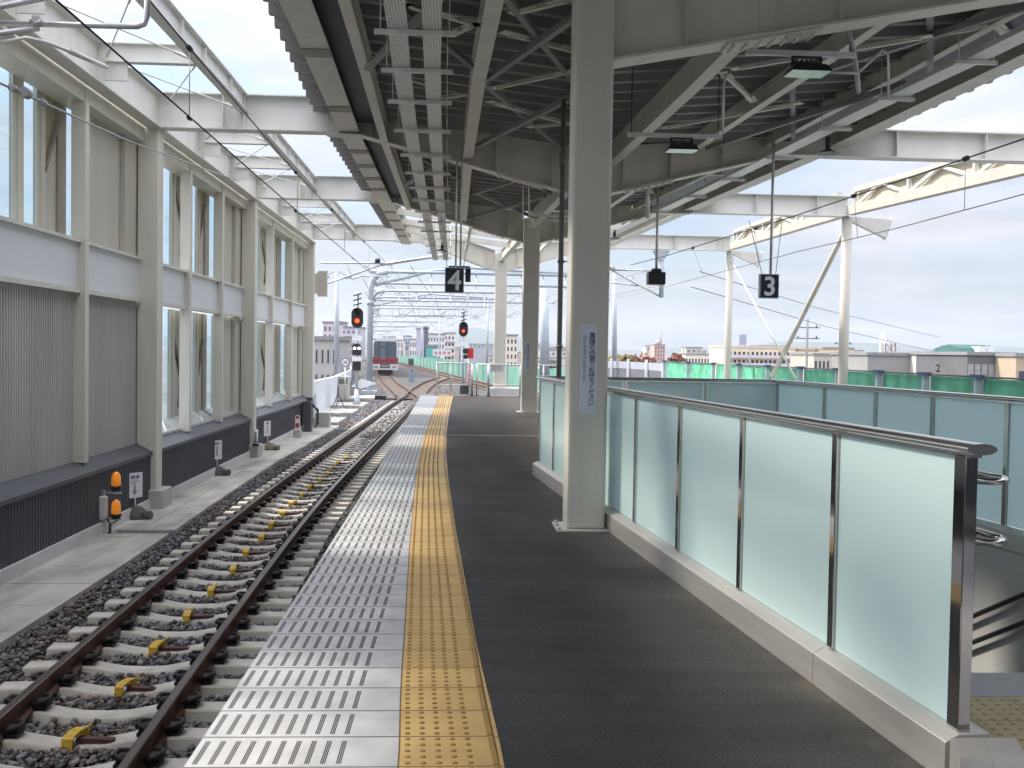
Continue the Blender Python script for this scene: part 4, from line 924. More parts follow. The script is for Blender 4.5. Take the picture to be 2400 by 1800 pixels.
notice('blue grey vertical notice with dark Japanese lettering on the near column', (a[0]+b[0])/2, y0, b[0]-a[0], b[2], a[2])
y0 = 26.3-.41/2; a, b = by(1229,800,y0), by(1241,872,y0)
notice('blue grey vertical notice on the middle column farther down the platform', (a[0]+b[0])/2, y0, b[0]-a[0], b[2], a[2])

# ================================================================== THINGS ALONG THE WALL
t = thing('warning_light', 'grey box post with two amber rotating beacons in front of the dark skirting', 'warning light', (-5.0,15.3,-1.2)); Y = 15.3
mb = MB(); x = by(240,1240,Y)[0]; mb.box(x-.03,x+.03,Y-.03,Y+.03,-1.2,by(240,1148,Y)[2]); mb.box(x-.09,x+.09,Y-.08,Y+.08,-1.2,-1.185); mb.build('post', galv, t)
a, b = by(219,1163,Y-.1), by(250,1214,Y-.1); mb = MB(); mb.box(a[0],b[0],Y-.16,Y-.035,b[2],a[2]); mb.box(a[0]+.02,b[0]-.02,Y-.15,Y-.045,b[2]-.03,b[2]); o = mb.build('control_box', mat('grey_box',(.55,.55,.54),.5), t, bevel=.012)
z = by(250,1155,Y)[2]; MB().tube([(x,Y,z),(by(285,1155,Y)[0],Y,z)],.018,8).build('arm', galv, t); mb = MB(); z2 = by(250,1216,Y)[2]; mb.tube([(x,Y,z2),(by(285,1216,Y)[0],Y,z2)],.018,8); mb.build('arm', galv, t)
for py0, py1 in ((1105,1142),(1170,1208)):
    bx_ = by(272,py1,Y); r = .068; z0 = bx_[2]; h = by(272,py0,Y)[2]-z0
    bc = MB(); bc.cyl((bx_[0],Y,z0-.05),.06,.035,14); bc.cyl((bx_[0],Y,z0-.015),r+.012,.04,16); bo_ = bc.build('beacon_base', black, t)
    mb = MB(); c = Vector((bx_[0],Y,z0+.025)); zs = [0,.3,.6,.8,.93,1.0]; rs = [r,r,r*.96,r*.8,r*.5,.006]
    mb.tube([c+Vector((0,0,q*(h-.025))) for q in zs], r, 16, 0, True, rs); l_ = mb.build('beacon_lens', amber, bo_)
mb = MB(); mb.tube([(x-.03,Y-.08,b[2]-.03),(x-.03,Y-.08,b[2]-.16),(x+.06,Y-.08,b[2]-.27),(x+.13,Y-.06,b[2]-.22),(x+.12,Y-.03,b[2]-.1)],.022,8); mb.tube([(x+.05,Y,z2),(x+.14,Y-.04,z2-.07),(x+.22,Y,z2-.02)],.012,6); mb.build('cable_loop', black, t)
mb = MB(); mb.box(-5.0,-4.15,15.28,15.36,-1.195,-1.155); tag(mb.build('cable_duct', mat('duct_grey',(.30,.30,.31),.6)), 'grey cable duct crossing the walkway from the warning light', 'cable duct')
def sack_mb(c, w, d, h):
    mb = MB(); n, mlev = 14, 6; V = []; c = Vector(c)
    for i in range(mlev):
        f = i/(mlev-1); rr = math.cos(f*math.pi/2)**.55
        for k in range(n):
            a = 2*math.pi*k/n; wob = 1+.13*math.sin(3*a+c.y)+.06*math.sin(5*a+2)
            V.append(c+Vector((math.cos(a)*w/2*rr*wob, math.sin(a)*d/2*rr*wob, h*f*(1+.06*math.sin(2*a)))))
    mb.poly(V, [(i*n+k,i*n+(k+1)%n,(i+1)*n+(k+1)%n,(i+1)*n+k) for i in range(mlev-1) for k in range(n)]+[tuple(range(n))[::-1],tuple((mlev-1)*n+k for k in range(n))], 0, True); return mb
def wall_sign(label, foot, pl, pr, ptl, ptr, pbl, pbr, sackm, marks):
    f = Vector(bz(*foot,-1.2)); Y = f.y; t = thing('stand_sign', label, 'sign', f, 'small white signs on weighted feet')
    w = .42 if sackm is sack else .36
    mb = sack_mb(f, .50, .42, .20); mb.tube([f+Vector((.17,-.1,.06)),f+Vector((.30,-.14,.07))],.07,8); mb.build('weight', sackm, t)
    zb, zt = by(pl,(pbl+pbr)/2,Y)[2], by(pl,(ptl+ptr)/2,Y)[2]; xa = by(pl,(ptl+pbl)/2,Y)[0]; xb = by(pr,(ptr+pbr)/2,Y)[0]; dy = .12
    mb = MB(); xm = (xa+xb)/2; mb.tube([(xm,Y,-1.05),(xm,Y,zb+.1)],.012,8); mb.build('post', white, t)
    mb = MB(); mb.prism([(xa,Y-dy-.03,zb),(xb,Y+dy-.03,zb),(xb,Y+dy-.03,zt),(xa,Y-dy-.03,zt)],(0,0,0),(-.006,.012,0)); mb.build('plate', white, t)
    R = Vector((xb-xa,2*dy,0)); Lg = R.length; R.normalize(); U = Vector((0,0,1)); nrm = R.cross(U); C = Vector(((xa+xb)/2,Y-.03,(zb+zt)/2))+nrm*.004; h = zt-zb; mb = MB()
    def rect(u0,u1,v0,v1): mb.poly([C+R*u*Lg+U*v*h for u, v in ((u0,v0),(u1,v0),(u1,v1),(u0,v1))],[(0,1,2,3)])
    for m_ in marks: rect(*m_)
    if marks and len(marks[-1]) == 4 and sackm is sack and foot[0] < 400:
        mb.poly([C+R*u*Lg+U*v*h for u, v in ((-.16,-.22),(.0,-.40),(.16,-.22),(.05,-.27),(-.05,-.27))],[(0,1,2),(0,2,3,4)])
    mb.build('markings', inkg, t)
SMK = [(-.26,.0,.26,.40),(.04,.28,.26,.40),(-.26,.26,.15,.18),(-.26,.1,.07,.10),(-.05,.05,-.27,.03)]
wall_sign('white arrow sign on a dark sandbag beside the warning light', (315,1214), 304, 330, 1113, 1102, 1172, 1160, sack, SMK)
wall_sign('white upright sign on a dark sandbag between the two column footings', (508,1113), 500, 518, 1034, 1030, 1079, 1074, sack, [(-.2,.2,.28,.4),(-.06,.06,-.3,.2)])
wall_sign('white upright sign on a brown sack just past the second footing', (630,1054), 621, 633, 988, 985, 1024, 1020, sackb, [(-.2,.2,.28,.4),(-.06,.06,-.3,.2)])
t = thing('marker_post', 'white marker post with red patches on a concrete block', 'marker post', bz(697,1025,-1.2)); o = Vector(t['_o'])
MB().box(o.x-.12,o.x+.12,o.y-.12,o.y+.12,-1.2,-.97).build('block', conc, t, bevel=.01)
MB().box(o.x-.07,o.x+.07,o.y-.03,o.y+.03,-.97,-.52).build('post', white, t)
MB().box(o.x-.055,o.x+.055,o.y-.036,o.y-.03,-.9,-.76).build('red_patch', red, t); MB().box(o.x-.05,o.x+.05,o.y-.036,o.y-.03,-.62,-.54).build('red_patch', red, t)
t = thing('marker_post', 'short white post with dark lettering bars standing on the second footing', 'marker post', (-4.93,25.6,-.88))
MB().tube([(-4.99,25.55,-.88),(-4.99,25.55,-.47)],.055,12).build('post', white, t); MB().tube([(-4.99,25.55,-.88),(-4.99,25.55,-.82)],.085,12).build('foot', black, t)
mb = MB()
for i in range(4): mb.box(-5.0,-4.96,25.488,25.494,-.78+i*.07,-.74+i*.07)
mb.build('markings', ink, t)
t = thing('cabinet_cluster', 'grey lineside boxes and cables at the far end of the side wall', 'equipment', (-4.9,35.2,-1.2))
MB().box(-5.1,-4.85,34.0,34.4,-1.2,-.2).box(-5.1,-4.9,34.6,34.9,-.9,-.1).build('box', dgrey, t)
MB().tube([(-4.9,34.2,-.3),(-4.7,34.6,-.5),(-4.75,35,-1.0),(-4.9,35.4,-1.15)],.03,8).tube([(-5,35,-.2),(-4.8,35.2,-.6),(-4.9,35.8,-1.1)],.025,8).build('cable', black, t)
MB().box(-5.0,-4.5,36.0,36.5,-1.2,-.7).build('base_block', conc, t)

# ================================================================== OVERHEAD LINE
def wire(label, pts, r=.008, m=wirem, cat='overhead wire', extra=None):
    mb = MB(); mb.tube(pts, r, 6)
    if extra: extra(mb)
    return tag(mb.build('overhead_wire', m), label, cat)
def clamps(mb, pts, r=.028):
    for p in pts: p = Vector(p); mb.tube([p-Vector((0,.05,0)),p+Vector((0,.05,0))],r,8)
xw = lambda y: lerp(TC,y)
msg = [(-2.9,4,4.86),(-2.92,11.2,4.74),(-2.95,18.5,4.68),(-2.92,27,4.72),(-2.86,36.4,4.85),(-2.6,60,4.8)]
con = [(-2.9,4,4.02),(-2.92,18,4.0),(-2.86,36.4,4.0),(-2.6,60,4.0)]
mw = wire('dark messenger wire over the track beside the wall', msg, .009, extra=lambda mb: clamps(mb, [(-2.92,11.2,4.74),(-2.95,18.5,4.68),(-2.93,23.5,4.70),(-2.9,31,4.77)]))
wire('dark contact wire over the track beside the wall', con, .009, extra=lambda mb: clamps(mb, [(-2.92,11.2,4.0),(-2.95,18.5,4.0),(-2.9,28,4.0)], .02))
for y, z in ((11.2,4.74),(18.5,4.68),(26,4.71),(33,4.8)): MB().tube([(-2.92,y,4.0),(-2.92,y,z)],.006,5).build('dropper', rope, mw)
a, b, c = Vector(by(0,195,9.2)), Vector(by(60,218,9.6)), Vector(by(100,240,10)); d, e = Vector(by(560,425,22)), Vector(by(300,330,14.5))
wire('pale anchor cable with an insulator crossing in front of the wall slots', [a,c,e,d], .011, rope, 'anchor cable', lambda mb: (clamps(mb,[b],.05), clamps(mb,[a+(b-a)*.5,c],.032)))
a = Vector(by(0,100,9.3)); b = Vector(by(62,88,9.3)); c = Vector(by(105,98,9.4)); d = Vector(by(150,115,9.6)); e = Vector(by(252,158,11.2))
wire('registration arm ending in a dark insulator on the contact wire', [a,b,c,d,e], .016, galvl, 'registration arm', lambda mb: mb.tube([d+(e-d)*.12,d+(e-d)*.9],.026,8))
a, b, c, d = (Vector(by(*q,9.5)) for q in ((-60,53),(310,62),(334,50),(346,-60)))
m1 = b+(c-b)*.4+Vector((0,0,-.02)); t = thing('cantilever_pipe', 'galvanised overhead pipe bent upward at the top left', 'pipe', a); MB().tube([a,b,b+(Vector(by(330,62,9.5))-b)*.6,Vector(by(338,56,9.5)),Vector(by(344,42,9.5)),d],.026,12).build('pipe', galv, t)
q = Vector(by(85,54,9.5)); MB().tube([q-Vector((.05,0,0)),q+Vector((.05,0,0))],.034,12).box(q.x-.03,q.x+.03,q.y-.03,q.y+.03,q.z,q.z+.06).build('clamp', galv, t)
for y0_, x0_, x1_, y1_, lb in ((28,-60,112,-6,'upper slanting pipe'),(86,-60,92,66,'lower slanting pipe')):
    tag(MB().tube([Vector(by(x0_,y0_,9.3)),Vector(by(x1_,y1_,9.5))],.026,12).build('brace_pipe', galv), 'galvanised '+lb+' at the top left corner', 'pipe')
# right track
mr = [(8.12,8,4.72),(8.08,14.46,4.75),(7.91,17.54,4.75),(7.58,22.97,4.75),(6.67,33.19,4.75),(6.2,37.2,4.78)]; cr = [(8.12,8,3.95),(8.05,14.4,3.94),(7.95,18.45,3.93),(7.6,22.85,3.92),(7.0,39.7,3.9),(4.9,58,3.9)]
mw2 = wire('dark messenger wire sweeping down from the right edge of the photograph', mr, .013, extra=lambda mb: clamps(mb,[(8.0,16.0,4.75),(7.75,20,4.75),(7.4,25.5,4.75),(6.95,30.5,4.75)],.045))
wire('thin contact wire below the messenger wire on the right', cr, .009, rope)
for y, xm, xc in ((16,8.0,8.0),(20,7.76,7.85),(25.5,7.35,7.5),(30.5,6.93,7.3)): MB().tube([(xm,y,4.75),(xc,y,3.93)],.006,5).build('dropper', rope, mw2)
for i, (p, q) in enumerate((((1620,672),(2250,838)),((1640,636),(2200,790)),((1280,600),(1180,690)))):
    wire(('lower','upper','short')[i]+' sagging power line crossing the right hand sky' if i < 2 else 'short thin wire beyond the canopy end', [Vector(by(*p,60)),Vector(by((p[0]+q[0])/2,(p[1]+q[1])/2+10,90)),Vector(by(*q,120))], .035, rope, 'power line')
# the hanging bracket under the last girder on the right
t = thing('drop_bracket', 'pale drop post with cantilever pipes hanging from the farthest girder', 'bracket', by(1550,690,36.3))
a, b = Vector(by(1550,588,36.3)), Vector(by(1550,697,36.3)); MB().tube([a,b],.085,12).build('post', poleb, t); MB().prism([(a.x-.3,36.2,a.z),(a.x+.3,36.2,a.z),(a.x+.08,36.2,a.z-.35),(a.x-.08,36.2,a.z-.35)],(0,0,0),(0,.2,0)).build('bracket_plate', poleb, t)
c = Vector(by(1432,632,36.3)); d = Vector(by(1545,635,36.3)); MB().tube([c,d],.035,8).tube([c,b],.035,8).tube([Vector(by(1430,662,36.3)),Vector(by(1495,670,36.3))],.028,8).tube([Vector(by(1490,632,36.3)),Vector(by(1482,655,36.3))],.015,6).tube([c+Vector((-.1,0,.06)),c+Vector((.12,0,.06))],.09,8).build('pipe', galv, t)
# portal gantries beyond the platform
def gantry(i, y, xl, xr, zb, r, detail=True):
    t = thing('catenary_gantry', ['big pale steel gantry with the thick bent post beside the train','second gantry behind the thick bent post','third gantry down the line, with a drop arm','fourth gantry down the line','fifth gantry down the line','sixth gantry down the line','seventh gantry down the line','last gantry in the haze of wires'][i], 'gantry', (xl,y,-1.3), 'overhead line gantries beyond the platform')
    mb = MB(); mb.tube([(xl,y,-1.3),(xl,y,zb-1.3),(xl+.12,y,zb-.6),(xl+.5,y,zb-.15),(xl+1.1,y,zb)], r, 14); mb.tube([(xl,y,zb-2.2),(xl,y,zb-1.9)],r*1.15,14); mb.box(xl-.5,xl+.5,y-.5,y+.5,-1.34,-1.15); mb.build('post', poleb, t)
    mb = MB(); mb.tube([(xr,y,-1.3),(xr,y,zb)], r*.7, 12); mb.build('post', poleb, t)
    mb = MB(); mb.tube([(xl,y,zb),(xr+.6,y,zb)], r*.62, 10)
    if i in (0, 2): mb.tube([(xl+.3,y,zb-.9),(xl+4,y,zb+.1),((xl+xr)/2,y,zb+.35),(xr,y,zb+.1)], r*.5, 10)
    mb.tube([(xl,y,zb-.75),(xr+.3,y,zb-.75)], r*.45, 8); mb.build('beam', poleb, t)
    n = 9 if i < 4 else 6
    for k in range(n): x = xl+(xr-xl)*(k+.7)/n; MB().tube([(x,y,zb-.1),(x,y,zb-1.3-.5*(k%2)),(x+(.9 if k%2 else -.9),y,zb-1.9)],.033,6).build('hanger', galv, t)
GY = [67,80,96,116,140,170,210,260]
for i, y in enumerate(GY): gantry(i, y, -208/2400*y, lerp(PR,y)+ .4, [6.6,6.1,6.4,6.2,6.1,6.1,6.1,6.1][i], [.20,.17,.16,.16,.16,.16,.16,.16][i])
# bracket nearer, at the wall end, reaching over the track
t = thing('cantilever_arm_set', 'grey pipe cantilever reaching over the track from the end of the wall', 'cantilever', (-5,38,3.4)); Y = 38
q = lambda x, y: Vector(by(x,y,Y))
MB().tube([q(752,616),q(920,617)],.035,8).tube([q(745,672),q(896,620)],.035,8).tube([q(895,620),q(1045,597)],.06,10).build('pipe', galv, t)
MB().tube([q(918,618),q(918,640),q(912,648),q(848,648)],.024,8).tube([q(812,615),q(823,645)],.014,6).tube([q(825,655),q(848,648)],.02,8).build('registration_arm', galv, t)
mb = MB(); mb.tube([q(885,606),q(885,616)],.1,10); mb.build('insulator', black, t)
for i, dx in enumerate((-.5,1.1)):
    wire(('left','right')[i]+' continuing catenary wire beyond the platform end', [(-2.86+dx,36.4,4.5),(-2.6+dx,66,4.6),(-4+dx*2,120,4.7),(-8+dx*2,200,4.7)], .014, rope)
for i, (x, y0_, z, lb) in enumerate(((3.2,60,4.7,'messenger wire over the far line on the right'),(3.4,60,4.1,'contact wire over the far line on the right'),(-6.5,70,4.8,'messenger wire over the diverging line'),(-6.4,70,4.2,'contact wire over the diverging line'))):
    wire(lb, [(x+(4 if i < 2 else 2),y0_-22,z),(x,y0_+14,z),(x-6,150,z),(x-22,280,z)], .016, rope)
# slim lamp post left and pole right
def lamp_post(label, px, ytop, ybot, Y, r, lamps):
    a, b = Vector(by(px,ytop,Y)), Vector(by(px,ybot,Y)); t = thing('lamp_post', label, 'lamp post', b); MB().tube([b,a],r,10,0,True,[r*1.2,r*.8]).build('pole', poleb, t)
    if lamps:
        mb = MB()
        for s in (-1,1): mb.bar(a+Vector((s*.1,0,.05)),a+Vector((s*.9,0,-.35)),.06,.06); mb.box(a.x+s*.75-.28,a.x+s*.75+.28,Y-.2,Y+.2,a.z-.42,a.z-.26)
        mb.build('lamp', galv, t)
lamp_post('slim lamp post with twin lamps left of the red signal', 789, 638, 880, 70, .16, True)
lamp_post('pale pole seen between the middle and the near column', 1276, 676, 880, 58, .26, False)
lamp_post('thin pole standing right of the near column', 1440, 640, 880, 60, .14, False)

# ================================================================== SIGNALS
lens_on = mat('signal_lamp_lit', (.9,.12,.02), .3, emit=(1.,.035,.008,3.)); white_on = mat('white_lamp_lit', (.9,.85,.7), .3, emit=(1.,.93,.75,4.))
def signal(label, px, Y, ptop, pbot, pladder_t, pladder_b, foot_z, face, second):
    x = by(px,pbot,Y)[0]; Z = lambda py: by(px,py,Y)[2]; s = Y/2400
    t = thing('railway_signal', label, 'signal', (x,Y,foot_z))
    MB().tube([(x,Y+.12,foot_z),(x,Y+.12,Z(pladder_t))],.07,10).build('mast', poleb, t)
    zt, zb = Z(ptop), Z(pbot); w = .29; prof = []
    zc1, zc0 = zt-.28, zb+.28
    prof = [(x-w,zc0),(x-w,zc1)]+[(x-w*math.cos(a),zc1+.28*math.sin(a)) for a in np.linspace(.3,math.pi-.3,8)]+[(x+w,zc1),(x+w,zc0)]+[(x+w*math.cos(a),zc0-.28*math.sin(a)) for a in np.linspace(.3,math.pi-.3,8)]
    mb = MB(); mb.prism([(p,Y,z) for p,z in prof],(0,0,0),(0,.06,0)); mb.build('backboard', black, t)
    zl = zb+.36; mb = MB(); mb.tube([(x,Y-.03,zl),(x,Y+.0,zl)],.105 if face else .085,18); mb.build('lit_lens', lens_on, t)
    mb = MB()
    for zz in (zl, zl+.45): mb.tube([(x,Y-.25,zz),(x,Y,zz)],.13,16,0,False)
    mb.build('hood', black, t)
    mb = MB(); zz = Z(pladder_b)
    while zz < Z(pladder_t): mb.bar((x-.2,Y,zz),(x+.2,Y,zz+.12),.16,.05); zz += .24
    mb.build('route_indicator', mat('signal_green_black',(.03,.05,.035),.5), t)
    MB().box(x-.25,x+.25,Y+.02,Y+.05,zb-.62,zb-.38).build('plate', white, t)
    if second:
        z0 = zb-1.0; mb = MB(); mb.prism([(x-.22,Y,z0-.35),(x+.22,Y,z0-.35),(x+.22,Y,z0)]+[(x+.22*math.cos(a),Y,z0+.24*math.sin(a)) for a in np.linspace(0,math.pi,9)]+[(x-.22,Y,z0)],(0,0,0),(0,.08,0)); mb.build('shunt_backboard', black, t)
        MB().tube([(x-.11,Y-.03,z0),(x-.11,Y,z0)],.06,12).tube([(x+.11,Y-.03,z0),(x+.11,Y,z0)],.06,12).build('white_lens', white_on, t)
        MB().box(x-.24,x+.24,Y-.02,Y+.0,z0-.62,z0-.42).build('plate', white, t)
        MB().box(x-.2,x+.2,Y-.03,Y+.1,z0-1.1,z0-.66).build('lower_head', black, t)
        MB().tube([(x,Y+.12,foot_z),(x+.02,Y+.12,foot_z+.25),(x,Y+.12,foot_z+.8)],.3,12,0,True,[.22,.15,.09]).build('foot', poleb, t)
        MB().prism([(x+.2,Y+.3,z0-1.5),(x+.95,Y+.3,z0-1.75),(x+.2,Y+.3,z0-2.0),(x-.3,Y+.3,z0-1.9)],(0,0,0),(0,.1,0)).build('guard_plate', white, t)
signal('tall red signal with a lower white light head left of the gantry post', 837, 51, 721, 769, 682, 716, -1.25, True, True)
signal('smaller red signal beyond the platform end, right of the number four sign', 1086, 66, 754, 789, 728, 752, -1.25, False, False)
a = Vector(by(809,849,56)); t = thing('speed_sign', 'round white speed sign reading 20 beside the tall signal', 'sign', (a.x,56,-1.2))
MB().tube([(a.x,56.05,-1.2),(a.x,56.05,a.z)],.03,8).build('post', white, t); MB().tube([(a.x,56,a.z),(a.x,56.03,a.z)],.24,20).build('rim', ink, t); MB().tube([(a.x,55.985,a.z),(a.x,56,a.z)],.20,20).build('plate', white, t)
mb = MB(); text_mb(mb,'20',(a.x,55.98,a.z),(1,0,0),(0,0,1),.27,0,.004,.012); mb.build('lettering', ink, t)
a = Vector(by(1099,828,60)); t = thing('red_marker_board', 'red board with a black round lamp beyond the platform end', 'board', (a.x,60,-1.2))
MB().tube([(a.x,60.1,-1.2),(a.x,60.1,a.z)],.05,8).build('post', poleb, t); MB().box(a.x-.1,a.x+.27,60,60.05,a.z-.3,a.z+.3).build('board', red, t); MB().tube([(a.x-.2,59.9,a.z+.12),(a.x-.2,60,a.z+.12)],.17,14).tube([(a.x-.2,59.9,a.z-.2),(a.x-.2,60,a.z-.2)],.14,14).build('lamp', black, t)
MB().box(a.x-.14,a.x+.25,60.1,60.14,a.z-1.75,a.z-.55).build('notice', mat('pink_notice',(.62,.40,.38),.5), t)
mb = MB()
for i in range(4): mb.box(a.x-.06+.05*(i%2),a.x+.12,60.08,60.1,a.z-.85-i*.26,a.z-.70-i*.26)
mb.build('markings', red, t)
a = Vector(by(1040,826,70)); MB_ = MB().box(a.x-.75,a.x+.5,70,70.05,a.z-.25,a.z+.2); o = MB_.build('name_board', white); tag(o, 'small white board with faded red marks left of the red board', 'board')
mb = MB()
for i in range(4): mb.tube([(a.x-.55+i*.3,69.97,a.z-.02),(a.x-.55+i*.3,69.99,a.z-.02)],.09,10)
mm = mb.build('marks', mat('faded_red',(.60,.22,.24),.5), None, o['_o']); mm.parent = o; mm.location = (0,0,0)
# switch machine, cabinet, tripod
a = Vector(bz(805,935,-1.2)); t = thing('relay_cabinet', 'beige relay cabinet with vents beside the tall signal', 'cabinet', (a.x,a.y,-1.2)); w = .95
MB().box(a.x-.32,a.x+.32,a.y-.3,a.y+.3,-1.2,.0).build('body', beige, t, bevel=.01); MB().box(a.x-.36,a.x+.36,a.y-.34,a.y+.34,.0,.05).build('top', conc_l, t)
mb = MB(); 
for i in range(6): mb.box(a.x-.24,a.x+.24,a.y-.312,a.y-.3,-.35+i*.045,-.325+i*.045)
mb.build('vent', dgrey, t)
a = Vector(bz(792,952,-1.2)); mb = MB()
for k in range(3): an = k*2.1+.4; mb.tube([(a.x,a.y,-.55),(a.x+.28*math.cos(an),a.y+.28*math.sin(an),-1.2)],.02,6)
mb.tube([(a.x,a.y,-.7),(a.x,a.y,-.15)],.035,8); tag(mb.build('tripod', black), 'small black tripod in front of the relay cabinet', 'tripod')
a = Vector(bz(900,938,-1.3)); mb = MB(); mb.box(a.x-.5,a.x+.1,a.y-.25,a.y+.25,-1.3,-1.05); mb.box(a.x+.1,a.x+1.6,a.y-.05,a.y+.05,-1.28,-1.2); tag(mb.build('switch_machine', black), 'black point machine with its rod beside the switch', 'switch machine')
a = Vector(bz(966,895,-1.3)); t = thing('ground_signal', 'small grey ground signal standing between the diverging tracks', 'signal', (a.x,a.y,-1.3)); MB().box(a.x-.3,a.x+.2,a.y-.2,a.y+.2,-1.3,-.5).tube([(a.x,a.y,-.5),(a.x,a.y,.4)],.08,8).build('post', mat('blue_grey_box',(.22,.27,.33),.5), t); MB().box(a.x-.35,a.x+.1,a.y-.15,a.y+.1,.2,.75).build('head', dgrey, t)

# ================================================================== TRAIN
TY, Tx = 108, -7.75
t = thing('train', 'silver commuter train with a red band waiting on the left track', 'train', (Tx,TY,-1.1)); fw = 1.36
mb = MB(); prof = [(-fw,-.05),(fw,-.05),(fw+.02,.9),(fw-.02,2.1),(fw-.22,2.55),(fw-.55,2.72),(-fw+.55,2.72),(-fw+.22,2.55),(-fw+.02,2.1),(-fw-.02,.9)]
tw = math.atan2(-13.6+7.25, 68); dvec = Vector((-6.2,66,0)).normalized()*60
silver = mat('train_silver', (.66,.67,.69), .4, .25, var=.04)
mb.prism([(Tx+x,TY,-.05+z) for x,z in prof],(0,0,0),dvec); mb.build('body', silver, t)
MB().prism([(Tx+x*.87,TY-.02,z) for x,z in ((-fw,.75),(fw,.75),(fw,2.0),(fw*.93,2.38),(-fw*.93,2.38),(-fw,2.0))],(0,0,0),(0,.02,0)).build('windscreen', mat('train_glass',(.10,.12,.15),.12), t)
MB().box(Tx-.55,Tx+.1,TY-.05,TY-.021,.55,2.25).build('gangway_door', mat('train_door_dark',(.14,.16,.20),.25), t)
MB().box(Tx-.58,Tx-.52,TY-.08,TY-.051,.5,2.3).box(Tx+.08,Tx+.14,TY-.08,TY-.051,.5,2.3).box(Tx-.5,Tx+.06,TY-.08,TY-.051,1.75,1.82).build('door_frame', dgrey, t)
MB().box(Tx-fw*.98,Tx+fw*.98,TY-.03,TY-.001,-.0,.72).build('front_panel', mat('train_lower_dark',(.10,.095,.10),.35), t)
tr = mat('train_red', (.50,.02,.035), .3); MB().box(Tx-fw*.99,Tx+fw*.99,TY-.055,TY-.031,.36,.53).box(Tx-fw*.99,Tx+fw*.99,TY-.055,TY-.031,.06,.13).build('red_band', tr, t)
MB().box(Tx-fw,Tx+fw,TY-.06,TY-.032,-.62,-.05).build('apron', silver, t); MB().box(Tx-.5,Tx+.5,TY-.09,TY-.061,-.42,-.05).build('number_panel', black, t)
mb = MB(); 
for i in range(4): mb.box(Tx-.36+i*.2,Tx-.24+i*.2,TY-.1,TY-.091,-.3,-.16)
mb.build('number_marks', silver, t); MB().box(Tx+.75,Tx+1.2,TY-.09,TY-.061,-.4,-.2).box(Tx-1.2,Tx-.75,TY-.09,TY-.061,-.4,-.2).build('tail_lamp', mat('lamp_dull',(.30,.29,.28),.3), t)
MB().box(Tx-.75,Tx+.75,TY+.1,TY+1.5,-1.05,-.62).build('bogie', black, t)
MB().prism([(Tx-fw-.01,TY+.3,.95),(Tx-fw-.01,TY+.3,1.9),(Tx-fw+.0,TY+.3,1.9),(Tx-fw+.0,TY+.3,.95)],(0,0,0),dvec*.95).build('side_windows', mat('train_glass',(.10,.12,.15),.12), t)

# ================================================================== PARAPETS AND FENCES
mb = MB(); ys = list(range(37,60,4))+list(range(60,401,10)); V = []
for y in ys: x = lerp([(37,-5.75),(52,-6.25),(75,-8.0),(105,-10.9),(170,-17.9),(300,-35.9),(420,-56)],y); zt_ = lerp([(37,.25),(69,-.02),(105,-.55),(420,-.6)],y); V += [(x,y,-1.4),(x,y,zt_),(x-.15,y,zt_),(x-.15,y,-1.4)]
mb.poly(V,[(4*i+k,4*i+k+1,4*i+k+5,4*i+k+4) for i in range(len(ys)-1) for k in range(3)])
t = tag(mb.build('parapet_wall', mat('pale_parapet',(.66,.68,.72),.6)), 'pale low parapet wall running on past the end of the side wall', 'wall')
MB().box(-5.73,-5.66,40.4,41.0,-1.2,-.25).build('door', mat('parapet_door',(.30,.34,.40),.5), t)
# netted parapet along the right side
FX = [(14,10.75),(20,10.75),(40,10.45),(50,9.8),(58,8.65),(79,4.75),(103,1.3),(170,-6.5),(300,-23.9)]
t = thing('netted_fence', 'long parapet fence hung with green netting beyond the far track', 'fence', (10.6,20,-1.3))
fy = [14.5,16.4,18.4,20.5,22.8,25.3,28,31,34.2,37.6,41,44.6,48.5]
mb = MB()
for a, b in zip(fy[:-1],fy[1:]):
    n = 6
    for k in range(n):
        y0_, y1_ = a+.05+(b-a-.1)*k/n, a+.05+(b-a-.1)*(k+1)/n; w0, w1 = .03*math.sin(k*1.1+a), .03*math.sin((k+1)*1.1+a)
        mb.poly([(lerp(FX,y0_)+w0,y0_,-.7),(lerp(FX,y1_)+w1,y1_,-.7),(lerp(FX,y1_)+w1*.3,y1_,1.17),(lerp(FX,y0_)+w0*.3,y0_,1.17)],[(0,1,2,3)])
mb.build('green_net', green, t)
for y in fy: x = lerp(FX,y); MB().box(x-.16,x-.02,y-.04,y+.04,-1.3,1.23).build('post', mat('fence_post_grey',(.42,.46,.52),.5), t)
mb = MB()
for a, b in zip(fy[:-1],fy[1:]): mb.tube([(lerp(FX,a)-.05,a,1.2),(lerp(FX,b)-.05,b,1.2)],.022,6)
mb.build('top_rail', dgrey, t)
for y in fy: x = lerp(FX,y); MB().box(x-.2,x-.0,y-.12,y+.16,1.17,1.25).build('clamp', mat('clamp_blue',(.06,.09,.16),.5), t)
mb = MB(); y = 48.6; V = []
ys = list(np.arange(66,301,6))
for y in ys: x = lerp(FX,y); V += [(x,y,-1.3),(x,y,.35 if y > 70 else .6)]
mb.poly(V,[(2*i,2*i+2,2*i+3,2*i+1) for i in range(len(ys)-1)]); t = tag(mb.build('netted_fence', mat('green_net_far',(.15,.32,.26),.7,var=.2,scale=.4)), 'green netted parapet curving away behind the far signals', 'fence')
mb = MB()
for y in ys[::1]: x = lerp(FX,y); mb.box(x-.1,x-.03,y-.05,y+.05,-1.3,.6)
mb.build('posts', poleb, t)['kind'] = 'stuff'
t = thing('grey_panel_fence', 'grey panel fence with white posts left of the green netting', 'fence', (9.4,54,-1.3)); fy2 = [48.7,51.5,54.5,57.6,60.8,64.5]
mb = MB(); mb2 = MB()
